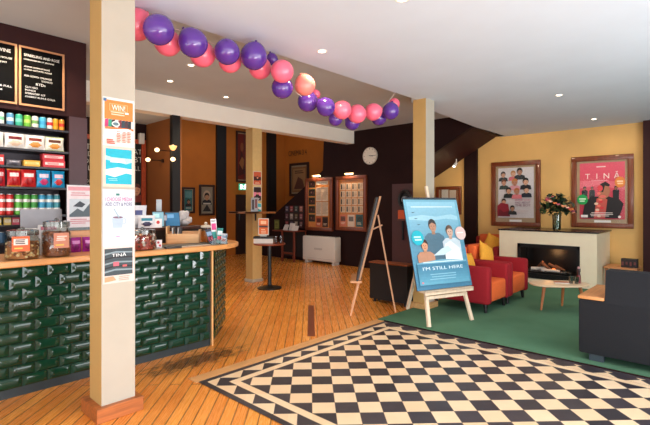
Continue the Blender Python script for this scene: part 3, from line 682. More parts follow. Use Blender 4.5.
# serving mat and black tin
t = thing('bar_mat', 'long dark rubber bar mat with pale rim on the counter', 'bar mat', (-4.33, 2.38, ZT), R(90))
MB().box(-.36, .36, -.16, .13, 0, .006, bev=.002, seg=1).build('rim', mat((214, 208, 196), .5), t, smooth=False); MB().box(-.345, .345, -.145, .115, .006, .010).build('ribbed_surface', mat((70, 74, 74), .5, .15, 80), t, smooth=False)
o = MB().box(-.08, .08, -.035, .035, 0, .022, bev=.006).build('remote_control', BLACK, None, (-4.115, 2.19, ZT), (0, 0, R(80))); tag(o, 'flat black handset lying at the counter edge', 'handset')
t = thing('price_card', 'small white and red patterned card beside the sweets jar', 'card', (-4.19, 2.085, ZT), R(66))
Art().rect(-.025, .025, 0, .085, (230, 222, 222)).oval(-.008, .06, .012, .012, (190, 60, 70)).oval(.008, .03, .012, .012, (190, 60, 70)).build('card_print', t, (0, -.004, 0)); MB().box(-.026, .026, -.003, 0, 0, .085).box(-.02, .02, 0, .025, 0, .003).build('card_stand', PAPER, t, smooth=False)

# ------------------------------------------------------------------ balloon garland along the ceiling edge
BAL = [('p', -3.420, 1.513, 2.897, 0.122), ('v', -3.200, 1.587, 2.819, 0.114), ('p', -3.420, 1.777, 2.826, 0.107), ('v', -3.200, 1.877, 2.797, 0.116), ('p', -3.420, 2.097, 2.811, 0.111), ('v', -3.200, 2.198, 2.806, 0.109), ('p', -3.420, 2.382, 2.817, 0.104), ('v', -3.200, 2.483, 2.838, 0.122), ('p', -3.420, 2.731, 2.836, 0.110), ('v', -3.420, 2.882, 2.956, 0.060), ('p', -3.130, 2.763, 2.750, 0.107), ('v', -3.270, 2.887, 2.647, 0.106), ('l', -3.200, 3.128, 2.704, 0.105), ('v', -3.414, 3.379, 2.618, 0.112), ('p', -3.426, 3.512, 2.720, 0.055), ('v', -3.200, 3.440, 2.537, 0.101), ('p', -3.200, 3.697, 2.545, 0.103), ('v', -3.420, 3.836, 2.495, 0.081), ('p', -3.200, 3.959, 2.540, 0.107), ('v', -3.420, 4.145, 2.499, 0.095), ('p', -3.200, 4.263, 2.610, 0.104), ('v', -3.420, 4.684, 2.632, 0.102), ('v', -3.200, 4.630, 2.676, 0.106), ('p', -3.420, 5.026, 2.867, 0.079)]
BLAB = ['half-hidden pink balloon touching the near pillar', 'first purple balloon right of the near pillar', 'pink balloon tucked under the first purple one', 'second purple balloon right of the near pillar', 'pink balloon tucked under the second purple one', 'third purple balloon from the near pillar', 'pink balloon below the third purple one',
        'largest purple balloon, fourth from the near pillar', 'pink balloon below the largest purple one', 'tiny purple balloon peeping behind the largest one', 'pink balloon directly above a purple one mid garland', 'purple balloon directly below a pink one mid garland', 'pale peach-pink balloon in the middle of the garland', 'purple balloon right under the pale peach one', 'tiny pink balloon right of the pale peach one', 'purple balloon lit violet after the peach one', 'pink balloon at the lowest sag, left one of a pair', 'small purple balloon peeping under the sagging pinks, left', 'pink balloon at the lowest sag, right one of a pair', 'small purple balloon under the sagging pinks, right', 'pink balloon next to the last purple pair', 'purple balloon behind the last round pink one', 'last large purple balloon near the ceiling end', 'small pink balloon ending the garland by the ceiling']
BM = {'p': mat((248, 108, 134), .28, .04, 3, coat=.3), 'v': mat((88, 48, 142), .2, .04, 3, coat=.5), 'l': mat((250, 138, 124), .3, .04, 3, coat=.3)}
for (k, x, y, z, r), lab in zip(BAL, BLAB):
    t = thing('balloon', lab, 'balloon', (x, y, z), 0, 'pink and purple balloon garland')
    ax = Vector((random.uniform(-.5, .5), random.uniform(-.6, .6), random.uniform(.2, 1))).normalized()
    Rm = ax.to_track_quat('Z', 'Y').to_matrix().to_4x4()
    mb = MB(); prof = []
    for i in range(17):
        th = math.pi * i / 16; rr = math.sin(th); zz = -math.cos(th)
        if zz > 0: rr *= 1 - .10 * zz ** 2; zz *= 1.12
        prof.append((max(0, rr * r) if 0 < i < 16 else 0, zz * r * .98))
    mb.lathe(prof, seg=24); bmesh.ops.transform(mb.bm, matrix=Rm, verts=mb.bm.verts); mb.build('balloon_skin', BM[k], t)
    mb = MB().lathe([(.004, 0), (.012, .012), (.004, .014)], seg=10); bmesh.ops.transform(mb.bm, matrix=Rm @ Matrix.Translation((0, 0, r * 1.06)), verts=mb.bm.verts); mb.build('knot', BM[k], t)
pts = [(-3.40, 1.35, 2.97), (-3.40, 1.9, 2.95), (-3.40, 2.5, 2.9), (-3.40, 2.9, 2.76), (-3.40, 3.25, 2.66), (-3.40, 3.7, 2.56), (-3.40, 4.1, 2.56), (-3.40, 4.5, 2.66), (-3.40, 4.85, 2.85), (-3.41, 5.05, 3.03)]
o = MB().path(pts, .003, 6).build('garland_string', mat((220, 200, 200), .5)); tag(o, 'thin cord carrying the balloon garland under the ceiling edge', 'cord')

# ------------------------------------------------------------------ downlights
def downlight(label, x, y, z, grp):
    t = thing('downlight', label, 'downlight', (x, y, z), 0, grp)
    MB().lathe([(.035, -.004), (.05, -.006), (.052, 0)], seg=24).build('bezel', WHITE, t)
    MB().lathe([(0, -.003), (.036, -.004)], seg=24).build('lamp_face', mat((255, 236, 206), .5, .01, emit=9.), t)
G1, G2 = 'recessed downlights in the near ceiling', 'recessed downlights above the bar'
for x, y, lab in ((-3.034, 3.202, 'ceiling downlight nearest the balloon garland'), (-1.839, 6.734, 'ceiling downlight in the middle of the near ceiling'), (-1.898, 9.039, 'ceiling downlight closest to the poster wall'), (-1.832, 2.80, 'ceiling downlight at the top edge of the picture')): downlight(lab, x, y, H1, G1)
for x, y, lab in ((-5.157, 2.994, 'downlight over the bar just below the balloons'), (-6.044, 3.172, 'downlight over the bar, leftmost one'), (-6.258, 4.279, 'downlight beyond the bar beside the white beam')): downlight(lab, x, y, H2, G2)

# ------------------------------------------------------------------ framed film posters on the ochre wall
def frame4(mb, w, h, e, d):
    return mb.box(0, w, -d, 0, 0, e, bev=.008).box(0, w, -d, 0, h - e, h, bev=.008).box(0, e, -d, 0, e - .004, h - e + .004, bev=.008).box(w - e, w, -d, 0, e - .004, h - e + .004, bev=.008)
def framed(label, loc, rz, w, h, e, art, fw=FRAMEWOOD, back=(176, 150, 118), glass=True, cat='framed poster', name='framed_poster', placard=None, inset=(.0, .0)):
    t = thing(name, label, cat, loc, rz)
    frame4(MB(), w, h, e, .05).build('frame', fw, t, angle=30)
    MB().box(e * .8, w - e * .8, -.015, 0, e * .8, h - e * .8).build('backing_board', mat(back, .7, .05), t, smooth=False)
    if art: art.build('poster_print', t, (inset[0], -.017, inset[1]))
    if placard: MB().box(*placard[:2], -.022, -.016, *placard[2:]).build('placard', PAPER, t, smooth=False)
    if glass: MB().face([(e * .9, -.034, e * .9), (w - e * .9, -.034, e * .9), (w - e * .9, -.034, h - e * .9), (e * .9, -.034, h - e * .9)]).build('glass_pane', glass_mat((250, 250, 250), .05), t, smooth=False)
    return t
PW, PH = .76, 1.10
a = Art().rect(0, PW, 0, PH, (226, 220, 222))
sk = [(214, 160, 130), (226, 176, 146), (190, 136, 108)]
for i, (u, v, k, hr, ct) in enumerate(((.11, .95, .13, (60, 40, 30), (30, 34, 40)), (.33, .96, .13, (190, 130, 70), (220, 110, 120)), (.47, 1.0, .15, (30, 24, 24), (24, 26, 34)), (.13, .77, .13, (120, 70, 40), (34, 60, 54)), (.60, .78, .15, (26, 22, 22), (28, 30, 40)), (.37, .77, .15, (200, 130, 70), (226, 160, 170)), (.24, .59, .14, (26, 22, 22), (30, 40, 40)), (.62, .60, .14, (30, 26, 26), (28, 38, 54)), (.42, .57, .14, (190, 110, 60), (226, 130, 140)))):
    a.bust(u, v, k, sk[i % 3], hr, ct)
a.bust(.14, .35, .12, sk[0], (60, 34, 24), (140, 24, 44)).poly([(.0, .03), (.0, .26), (.08, .33), (.24, .3), (.28, .03)], (146, 26, 46)).poly([(.02, .03), (.04, .2), (.14, .12), (.26, .16), (.27, .03)], (110, 16, 34)).bust(.33, .2, .12, sk[2], (30, 24, 24), (34, 40, 44))
a.text('BRIDGET JONES', .55, .365, .04, (196, 60, 120), w=.32).text('MAD ABOUT', .55, .31, .045, (120, 60, 120), w=.32).text('THE BOY', .55, .25, .05, (120, 50, 100), w=.32).lines(.42, .68, .17, .03, 3, .008, (206, 190, 190))
framed('wood framed white film poster with rows of heads, left of the flowers', (-4.13, 9.995, 1.03), 0, 1.05, 1.43, .095, a, placard=(.4, .66, .10, .15), inset=(.15, .19))
a = Art().grad(0, PW, 0, PH, (206, 56, 78), (232, 92, 116)).poly([(0, .6), (.3, .66), (PW, .56), (PW, .72), (0, .76)], (232, 110, 128))
a.text('T', .14, .79, .10, (250, 232, 226)).text('I', .30, .79, .10, (250, 232, 226)).text('N', .46, .79, .10, (250, 232, 226)).text('Ā', .63, .79, .128, (250, 232, 226)).lines(.28, .5, 1.03, .03, 1, .02, (248, 220, 220)).lines(.2, .56, .755, .02, 1, .008, (244, 190, 196))
for u, k in ((.09, .1), (.22, .085), (.62, .1)):
    a.bust(u, .60, k * .7, (150, 96, 76), (24, 18, 18), (26, 22, 30)).rect(u - .05, u + .05, .38, .55, (28, 24, 32))
a.poly([(.05, .02), (.1, .36), (.26, .44), (.5, .44), (.68, .38), (.74, .3), (.72, .2), (.66, .02)], (28, 22, 26))
a.poly([(.25, .02), (.3, .40), (.40, .44), (.48, .38), (.44, .02)], (196, 84, 74))
for i in range(9): a.oval(.34 + .05 * math.sin(i * 1.9), .06 + i * .04, .035, .025, ((232, 196, 170), (214, 50, 60), (240, 120, 100))[i % 3], 10)
a.poly([(.33, .40), (.36, .66), (.42, .70), (.5, .66), (.53, .54), (.5, .44), (.42, .38)], (176, 112, 84)).poly([(.33, .56), (.36, .68), (.45, .73), (.53, .66), (.5, .63), (.44, .65), (.41, .52)], (34, 22, 24)).oval(.36, .6, .045, .06, (226, 70, 80)).oval(.34, .5, .03, .03, (240, 120, 110)).oval(.4, .44, .06, .03, (226, 110, 100))
a.lines(.18, .58, .13, .03, 3, .012, (236, 220, 216)).rect(.03, .15, .03, .08, (240, 236, 236)).oval(.68, .05, .025, .025, (236, 230, 226))
p = framed('wood framed pink film poster titled TINĀ, right of the flowers', (-2.49, 9.995, 1.055), 0, 1.045, 1.405, .095, a, placard=(.40, .68, .105, .15), inset=(.145, .17))
Art().oval(0, 0, .085, .105, (226, 132, 60), 28).rect(-.05, .05, .0, .03, (246, 206, 166)).rect(-.04, .05, -.04, -.015, (246, 206, 166)).build('sticker', p, (.83, -.042, .88))['label'] = 'orange round sticker on the glass'
Art().oval(0, 0, .095, .10, (24, 160, 80), 28).rect(-.06, .06, .0, .03, (200, 236, 206)).rect(-.05, .04, -.04, -.015, (200, 236, 206)).build('sticker', p, (.20, -.042, .55))['label'] = 'green round sticker on the glass'
# small framed notice in the passage under the stair
a = Art().rect(0, .46, 0, .6, (150, 96, 60)).rect(.04, .22, .3, .56, (220, 214, 200)).rect(.25, .42, .32, .54, (206, 190, 170)).rect(.06, .4, .04, .26, (120, 60, 40))
framed('small framed notice on the ochre wall under the stair', (-5.52, 9.99, 1.27), 0, .66, .68, .07, a, inset=(.1, .05))
t = thing('spotlight', 'small white spotlight under the sloping stair soffit', 'spotlight', (-4.78, 9.55, 2.47))
MB().tube((0, 0, 0), (0, 0, .09), .012).build('stem', WHITE, t); MB().tube((0, 0, 0), (-.03, -.05, -.08), .03, .04, 16).build('lamp_head', WHITE, t); MB().ell((-.032, -.054, -.085), (.03, .03, .012), 12).build('bulb', mat((255, 230, 190), .5, emit=14.), t)

# ------------------------------------------------------------------ fireplace
t = thing('fireplace', 'cream fireplace with a gas log fire below the film posters', 'fireplace', (-2.68, 8.93, 0))
x0, x1 = -.86, .85
ox0, ox1, oz0, oz1 = -.50, .585, .10, .755
MB().box(x0, ox0, 0, 1.06, .012, .995).box(ox1, x1, 0, 1.06, .012, .995).box(ox0, ox1, 0, 1.06, oz1, .995).box(ox0, ox1, 0, 1.06, .012, oz0).build('surround', CREAM_W, t, smooth=False)
MB().box(x0 - .02, x1 + .03, -.03, 1.06, .995, 1.02, bev=.004).build('mantel_top', mat((26, 20, 20), .25, .1), t, smooth=False)
e = .05
fb = MB().box(ox0, ox1, -.02, .06, oz0, oz0 + .10).box(ox0, ox1, -.02, .06, oz1 - .07, oz1).box(ox0, ox0 + e, -.02, .06, oz0, oz1).box(ox1 - e, ox1, -.02, .06, oz0, oz1).box(ox0, ox1, .40, .42, oz0, oz1).box(ox0, ox1, .06, .4, oz0, oz0 + .12).box(ox0 + .0, ox0 + .03, .06, .4, oz0, oz1).box(ox1 - .03, ox1, .06, .4, oz0, oz1).box(ox0, ox1, .06, .4, oz1 - .03, oz1).build('firebox', mat((14, 14, 15), .35, .1), t, smooth=False)
mb = MB().box(ox0 + e, ox1 - e, .03, .036, oz0 + .10, oz0 + .108)
for i in range(3): mb.box(ox0 + .12, ox1 - .12, -.024, -.018, oz0 + .03 + i * .016, oz0 + .036 + i * .016)
mb.build('vent_grille', mat((44, 44, 46), .3, metal=.6), fb, smooth=False)
LOG = wood((132, 84, 56), .8, .35, 'x'); ASH = mat((226, 220, 212), .9, .15, 40)
zl = oz0 + .13
for p0, p1, r, m in (((-.3, .16, zl + .03), (-.02, .2, zl + .06), .035, ASH), ((-.2, .22, zl + .05), (-.08, .14, zl + .19), .026, LOG), ((-.1, .12, zl + .16), (.05, .2, zl + .03), .03, LOG), ((.02, .14, zl + .15), (.22, .22, zl + .04), .028, LOG), ((.12, .2, zl + .12), (.3, .16, zl + .05), .025, LOG), ((-.1, .12, zl + .03), (.22, .12, zl + .03), .03, ASH)):
    MB().tube(p0, p1, r, r * .85, 9).build('log', m, fb)
mb = MB()
for i in range(60): mb.ell((random.uniform(-.36, .4), random.uniform(.1, .28), zl + .005), (.025, .02, .014), 6)
mb.build('ember_bed', mat((120, 112, 106), .9, .5, 25), fb)['kind'] = 'stuff'
MB().ell((-.05, .2, zl + .04), (.03, .02, .02), 8).ell((.1, .18, zl + .05), (.03, .02, .02), 8).build('glow', mat((255, 120, 50), .5, emit=3.), fb)
MB().face([(ox0 + e, .02, oz0 + .1), (ox1 - e, .02, oz0 + .1), (ox1 - e, .02, oz1 - .07), (ox0 + e, .02, oz1 - .07)]).build('glass_pane', glass_mat((240, 240, 240), .06), fb, smooth=False)
# vase and flowers
VX, VY, VZ = -2.53, 9.12, 1.0205
t = thing('glass_vase', 'clear ribbed glass vase on the mantel', 'vase', (VX, VY, VZ))
MB().lathe([(0, .004), (.06, .004), (.072, .02), (.075, .2), (.085, .3), (.08, .3), (.068, .2), (.064, .02)], seg=20).build('vase_glass', glass_mat((222, 232, 228), .3), t)
MB().lathe([(0, .022), (.062, .022), (.066, .2), (0, .2)], seg=20).build('water', glass_mat((206, 222, 212), .2), t)
t = thing('flower_bouquet', 'bouquet of pink and peach flowers with dark leaves in the vase', 'flowers', (VX, VY, VZ + .03))
mb = MB()
for i in range(12):
    a_ = i * 2.4; mb.tube((.03 * math.cos(a_ + 3), .03 * math.sin(a_ + 3), 0), (.05 * math.cos(a_), .05 * math.sin(a_), .3), .004, .004, 6)
mb.build('stems', mat((60, 88, 50), .6), t)
mb = MB()
for i in range(260):
    a_ = random.random() * 6.283; el = random.uniform(-.45, 1.35); rad = random.uniform(.10, .29)
    c = Vector((math.cos(a_) * math.cos(el) * rad * 1.05, math.sin(a_) * math.cos(el) * rad * .8, .38 + math.sin(el) * rad))
    q = Vector((random.uniform(-1, 1), random.uniform(-1, 1), random.uniform(-.2, 1))).normalized()
    Mx = Matrix.Translation(c) @ q.to_track_quat('Y', 'Z').to_matrix().to_4x4()
    L_, w_ = random.uniform(.05, .09), random.uniform(.022, .036)
    P = [Mx @ Vector(v) for v in ((0, -L_, 0), (w_, -L_ * .2, .006), (w_ * .7, L_ * .5, .004), (0, L_, -.01), (-w_ * .7, L_ * .5, .004), (-w_, -L_ * .2, .006))]
    mb.face(P, i % 3)
mb.build('leaves', [mat((36, 58, 34), .5), mat((58, 84, 48), .5), mat((28, 36, 30), .5)], t, smooth=False)['kind'] = 'stuff'
FC = [(206, 110, 130), (236, 160, 120), (190, 60, 90), (244, 200, 180), (236, 130, 70), (150, 60, 80)]
for i in range(17):
    a_ = math.pi * (.9 + 1.2 * ((i * .382) % 1)); el = -.35 + 1.7 * ((i * .618) % 1); rad = .25
    c = Vector((math.cos(a_) * math.cos(el) * rad * 1.15, math.sin(a_) * math.cos(el) * rad * .85 - .02, .38 + math.sin(el) * rad * .95))
    mb = MB(); s = random.uniform(.026, .042)
    mb.ell(c, (s * .5, s * .5, s * .5), 8)
    for k in range(7):
        b_ = k * .9; dd = Vector((math.cos(b_), math.sin(b_) * .9, .3 * math.sin(k * 2.1))).normalized()
        mb.ell(c + dd * s * .7, (s * .5, s * .5, s * .4), 6)
    mb.build('flower_head', mat(FC[i % 6], .6, .15, 50), t)

# ------------------------------------------------------------------ seating
RED = mat((150, 10, 26), .85, .08, 60, bump=.15); ORG = mat((232, 104, 44), .85, .08, 60, bump=.15); YEL = mat((236, 168, 52), .8, .08, 50, bump=.15)
def armchair(label, loc, rz, red=RED, org=ORG):
    """faces local -Y"""
    t = thing('armchair', label, 'armchair', loc, rz, 'red and orange armchairs by the fireplace')
    w, d = .78, .90
    for s in (-1, 1):
        x = s * (w / 2 - .065)
        MB().box(x - .065, x + .065, -d / 2, d / 2 - .06, .13, .645, bev=.04, seg=3).build('arm', red, t)
    MB().box(-w / 2, w / 2, d / 2 - .17, d / 2, .13, .80, bev=.04, seg=3).build('back_shell', red, t)
    MB().box(-w / 2 + .125, w / 2 - .125, d / 2 - .30, d / 2 - .14, .40, .86, bev=.05, seg=3).build('back_cushion', org, t)
    MB().box(-w / 2 + .128, w / 2 - .128, -d / 2 + .012, d / 2 - .2, .15, .43, bev=.035, seg=3).build('seat_cushion', org, t)
    for sx in (-1, 1):
        for sy in (-1, 1): MB().tube((sx * (w / 2 - .07), sy * (d / 2 - .07), .012), (sx * (w / 2 - .08), sy * (d / 2 - .08), .14), .02, .03, 12).build('leg', mat((22, 16, 15), .4), t)
    return t
armchair('red armchair with orange seat, nearest the film poster easel', (-2.94, 6.305, 0), EAST)
armchair('red armchair with orange seat, second one from the easel', (-2.94, 7.09, 0), EAST)
armchair('dark red armchair in the corner left of the fireplace', (-3.99, 9.44, 0), R(2), mat((150, 32, 34), .85, .08, 60), mat((224, 104, 52), .85, .08, 60))
def cushion(label, loc, rot, s=.40):
    mb = MB(); n = 12; V = {}
    for sg in (-1, 1):
        for i in range(n + 1):
            for k in range(n + 1):
                u, v = i / n * 2 - 1, k / n * 2 - 1
                b = (max(0, 1 - u * u) * max(0, 1 - v * v)) ** .45
                pin = 1 - .09 * (1 - u * u) * v * v - .09 * (1 - v * v) * u * u
                V[sg, i, k] = mb.bm.verts.new((u * s / 2 * pin, sg * .07 * b, v * s / 2 * pin))
        for i in range(n):
            for k in range(n):
                q = [V[sg, i, k], V[sg, i + 1, k], V[sg, i + 1, k + 1], V[sg, i, k + 1]]; mb.bm.faces.new(q if sg < 0 else q[::-1])
    bmesh.ops.remove_doubles(mb.bm, verts=mb.bm.verts, dist=.0005)
    o = mb.build('cushion', YEL, None, loc, rot, angle=80); tag(o, label, 'cushion', 'yellow scatter cushions'); return o
cushion('yellow cushion propped in the armchair nearest the easel', (-2.97, 6.30, .62), (R(-18), R(8), R(86)), .36)
cushion('yellow cushion propped in the second armchair', (-2.98, 6.99, .70), (R(-18), R(24), R(80)), .38)
cushion('yellow cushion in the dark red corner armchair', (-3.80, 9.22, .69), (R(-18), R(22), R(4)), .36)

# dark sofa, seen from behind
t = thing('sofa', 'dark charcoal sofa with a timber arm cap, back to the tiled floor', 'sofa', (0, 4.82, 0))
DEN = mat((22, 23, 28), .95, .14, 90, bump=.2)
MB().box(-1.145, 1.3, 0, .85, .075, .595, bev=.02, seg=2).build('base', DEN, t)
MB().prism([(0, .58), (.22, .58), (.28, .875), (.05, .885)], 'x', -.925, 1.3).build('backrest', DEN, t, smooth=False)
MB().box(-.93, 1.2, .24, .84, .58, .66, bev=.03).build('seat_cushion', DEN, t)
MB().box(-1.15, -.93, -.003, .80, .596, .628, bev=.008).build('arm_cap', wood((206, 140, 84), .5, .15, 'y'), t)
for x, y in ((-1.0, .06), (1.15, .06), (-1.0, .72), (1.15, .72)): MB().box(x - .06, x + .06, y - .03, y + .04, .012, .08).build('foot', mat((40, 52, 60), .5), t, smooth=False)

# coffee table and the things on it
TX, TY, TZ = -1.89, 6.92, .385
t = thing('coffee_table', 'pale timber coffee table on splayed legs before the fireplace', 'coffee table', (TX, TY, 0), R(43))
n = 40; pl = []
for i in range(n):
    th = 2 * math.pi * i / n; cc, ss = math.cos(th), math.sin(th)
    pl.append((.40 * math.copysign(abs(cc) ** .75, cc), .23 * math.copysign(abs(ss) ** .75, ss)))
o = MB().prism(pl, 'z', TZ - .025, TZ).build('table_top', wood((232, 200, 164), .3, .08, 'x'), t, angle=30); b_ = o.modifiers.new('b', 'BEVEL'); b_.width = .005
MB().box(-.26, .26, -.12, .12, TZ - .045, TZ - .025).build('apron', wood((190, 130, 86), .45, .1, 'x'), t, smooth=False)
for fx, fy in ((-2.06, 6.687), (-1.916, 7.163), (-1.60, 7.14)):
    dx_, dy_ = fx - TX, fy - TY; c_, s_ = math.cos(R(43)), math.sin(R(43)); fu, fv = dx_ * c_ + dy_ * s_, -dx_ * s_ + dy_ * c_
    MB().tube((fu, fv, .012), (fu * .78, fv * .5, TZ - .03), .014, .024, 12).build('leg', wood((184, 112, 66), .4, .12, 'z'), t)
def on_table(u, v):
    c, s = math.cos(R(43)), math.sin(R(43)); return (TX + u * c - v * s, TY + u * s + v * c, TZ + .001)
t = thing('pepper_grinder', 'dark red bottle-like grinder standing on the coffee table', 'grinder', on_table(.27, -.02))
MB().lathe([(0, 0), (.027, 0), (.027, .1), (.022, .12)], seg=18).build('body', mat((120, 44, 46), .35), t); MB().lathe([(.022, .12), (.018, .15), (.024, .165), (.024, .2), (.02, .21)], seg=18).build('cap', mat((60, 34, 38), .3), t); MB().lathe([(.02, .21), (.012, .235), (0, .24)], seg=18).build('tip', mat((200, 150, 150), .3), t)
for i, (u, v, lab) in enumerate(((.14, -.06, 'small clear tumbler on the coffee table, left one'), (.2, -.09, 'small clear tumbler on the coffee table beside the grinder'))):
    t = thing('tumbler', lab, 'glass', on_table(u, v), 0, 'tumblers on the coffee table')
    MB().lathe([(0, .004), (.024, .004), (.03, .1), (.027, .1), (.022, .01), (0, .01)], seg=18).build('glass_wall', glass_mat((190, 206, 200), .35), t)
    MB().lathe([(0, .011), (.022, .011), (.024, .05), (0, .05)], seg=18).build('drink', mat(((150, 110, 80), (130, 50, 40))[i], .2), t)
t = thing('booklet', 'flat brown booklet lying on the coffee table', 'booklet', on_table(.04, .02), R(30)); MB().box(-.09, .09, -.06, .06, 0, .010).build('pages', PAPER, t, smooth=False); MB().box(-.092, .092, -.062, .062, .010, .0125).build('cover', mat((190, 110, 80), .5), t, smooth=False)
# low side table behind the sofa
t = thing('side_table', 'low timber side table against the ochre wall behind the sofa', 'side table', (-1.47, 9.53, 0))
MB().box(-.33, .17, -.25, .25, .365, .395, bev=.005).build('table_top', wood((206, 138, 88), .4, .15, 'x'), t, smooth=False)
for sx in (-1, 1):
    for sy in (-1, 1): MB().box(sx * .21 - .10, sx * .21 - .06, sy * .2 - .02, sy * .2 + .02, .012, .365).build('leg', wood((170, 104, 60), .4, .12, 'z'), t, smooth=False)
t = thing('lantern', 'small dark patterned box on the side table', 'ornament', (-1.43, 9.45, .396))
mb = MB().box(-.12, .12, -.07, .07, 0, .15)
mb.build('case', mat((36, 26, 26), .5, .4, 40), t, smooth=False); mb = MB()
for i in range(4): mb.box(-.11 + i * .06, -.08 + i * .06, -.074, -.069, .03 + .02 * (i % 2), .1)
mb.build('fretwork', mat((110, 50, 50), .5), t, smooth=False)

# ------------------------------------------------------------------ film poster on its easel
def easel_frame(t, fw, H, lean, m, rear, ledge_z, spread, side=1):
    """A-frame easel facing local -Y; feet at z=fl"""
    k = math.tan(lean)
    for s in (-1, 1):
        MB().bar((s * fw / 2, 0, .0), (s * fw / 2 * spread, H * k, H), .035, .035, 0).build('front_leg', m, t, smooth=False)
    MB().bar((0, rear, 0), (0, (H - .1) * k + .03, H - .1), .032, .032).build('rear_leg', m, t, smooth=False)
    return k
ea = math.atan2(.94, .336)          # direction of the board's width
t = thing('easel', 'white-washed timber easel carrying the blue film poster', 'easel', (-2.65, 5.155, .012), ea)
EW = wood((232, 208, 180), .5, .1, 'z')
LEAN = math.atan(.26); K = .26
for s in (-1, 1): MB().bar((s * .355, 0, 0), (s * .2, 1.45 * K + .02, 1.45), .045, .03).build('front_leg', EW, t, smooth=False)
MB().bar((0, .88, 0), (0, 1.38 * K + .05, 1.38), .045, .03).build('rear_leg', EW, t, smooth=False)
MB().box(-.34, .34, .32 * K - .015, .32 * K + .03, .315, .355).build('lower_rail', EW, t, smooth=False)
MB().box(-.40, .40, .41 * K - .09, .41 * K + .03, .405, .43).box(-.40, .40, .41 * K - .09, .41 * K - .075, .38, .425).build('ledge', EW, t, smooth=False)
MB().bar((0, 1.2 * K + .03, 1.2), (0, 1.72 * K + .03, 1.74), .04, .025).build('top_mast', EW, t, smooth=False)
# board (stands on the ledge)
BW, BH = .91, 1.19
t = thing('poster_board', 'tall blue film poster titled I\'M STILL HERE on the easel', 'film poster', (-2.65, 5.155, 0), ea)
bz = .447; by = bz * K - .055; bx = -.03
def lean_part(o): o.location = (bx, by, bz); o.rotation_euler = (-LEAN, 0, 0); return o
lean_part(MB().box(-BW / 2, BW / 2, 0, .018, 0, BH, bev=.004, seg=1).build('board', mat((34, 44, 56), .35), t, smooth=False))
a = Art(.0005); u0, u1 = -BW / 2 + .045, BW / 2 - .045
BL = BW / 2
a.grad(-BL + .004, BL - .004, .004, BH - .03, (70, 132, 164), (120, 186, 210)).grad(u0, u1, .06, BH - .06, (62, 124, 156), (150, 206, 226), 20)
a.poly([(u0, .93), (-.2, .955), (.05, .93), (.3, .96), (u1, .93), (u1, .88), (.2, .9), (-.1, .875), (u0, .895)], (168, 214, 230)).poly([(u0, .60), (-.1, .63), (.2, .6), (u1, .62), (u1, .5), (u0, .5)], (96, 156, 184))
for bu, bv in ((-.3, .9), (-.27, .82), (-.33, .98)): a.poly([(bu - .03, bv + .008), (bu, bv), (bu + .035, bv + .012), (bu, bv + .012)], (50, 80, 100))
a.rect(u0 + .06, u1 - .06, 1.055, 1.068, (226, 240, 244))
for cx, cy, k, hair, sk_, shirt in ((-.05, .8, .15, (40, 32, 30), (196, 146, 116), (84, 120, 140)), (.22, .72, .14, (110, 84, 66), (214, 180, 160), (206, 222, 230)), (-.24, .55, .13, (66, 44, 34), (206, 150, 116), (198, 146, 116))):
    a.poly([(cx - k * 1.0, .3), (cx - k * 1.05, cy - k * .9), (cx - k * .6, cy - k * .58), (cx + k * .6, cy - k * .58), (cx + k * 1.1, cy - k * .9), (cx + k * 1.05, .3)], shirt)
    a.rect(cx - k * .18, cx + k * .18, cy - k * .7, cy - k * .2, [int(c * .9) for c in sk_])
    a.oval(cx, cy + k * .12, k * .44, k * .54, hair).oval(cx + .003, cy - k * .02, k * .36, k * .46, sk_)
    a.poly([(cx - k * .36, cy + k * .15), (cx - k * .3, cy + k * .52), (cx + k * .3, cy + k * .54), (cx + k * .38, cy + k * .15), (cx, cy + k * .34)], hair)
    for e_ in (-.14, .14): a.oval(cx + e_ * k, cy + k * .02, k * .06, k * .035, (40, 30, 28), 8)
    a.poly([(cx - k * .03, cy), (cx + k * .05, cy - k * .13), (cx - k * .05, cy - k * .13)], [int(c * .8) for c in sk_]).rect(cx - k * .12, cx + k * .12, cy - k * .27, cy - k * .22, (150, 70, 66))
a.poly([(.06, .3), (.1, .56), (.2, .6), (.33, .5), (.36, .3)], (226, 236, 240)).poly([(-.12, .42), (.02, .5), (.14, .54), (.2, .48), (.05, .42)], (190, 216, 226))
a.grad(u0, u1, .06, .335, (96, 160, 184), (58, 118, 148), 8).poly([(u0, .335), (0, .37), (u1, .34), (u1, .32), (u0, .32)], (110, 168, 192))
a.text("I'M STILL HERE", .0, .24, .042, (222, 240, 244), w=.66).lines(u0 + .04, u1 - .04, .345, .03, 1, .012, (206, 230, 236)).lines(-.25, .3, .19, .03, 3, .01, (140, 190, 208)).rect(u0 + .03, u0 + .06, .08, .1, (214, 130, 140))
lean_part(a.build('poster_print', t)); a_ = t.children[-1]; a_.location.y -= .001
o = Art().oval(-.33, .66, .095, .095, (24, 172, 190), 30).rect(-.39, -.28, .66, .68, (190, 236, 240)).rect(-.38, -.27, .625, .645, (190, 236, 240)).build('sticker', t); lean_part(o); o.location.y -= .018; o['label'] = 'turquoise round sticker'
o = Art().oval(.40, .70, .09, .09, (222, 190, 184), 30).rect(.34, .45, .70, .715, (240, 224, 220)).build('sticker', t); lean_part(o); o.location.y -= .018; o['label'] = 'pale pink round sticker'
lean_part(MB().face([(-BL + .01, -.014, .01), (BL - .01, -.014, .01), (BL - .01, -.014, BH - .01), (-BL + .01, -.014, BH - .01)]).build('glass_pane', glass_mat((250, 250, 250), .10), t, smooth=False))

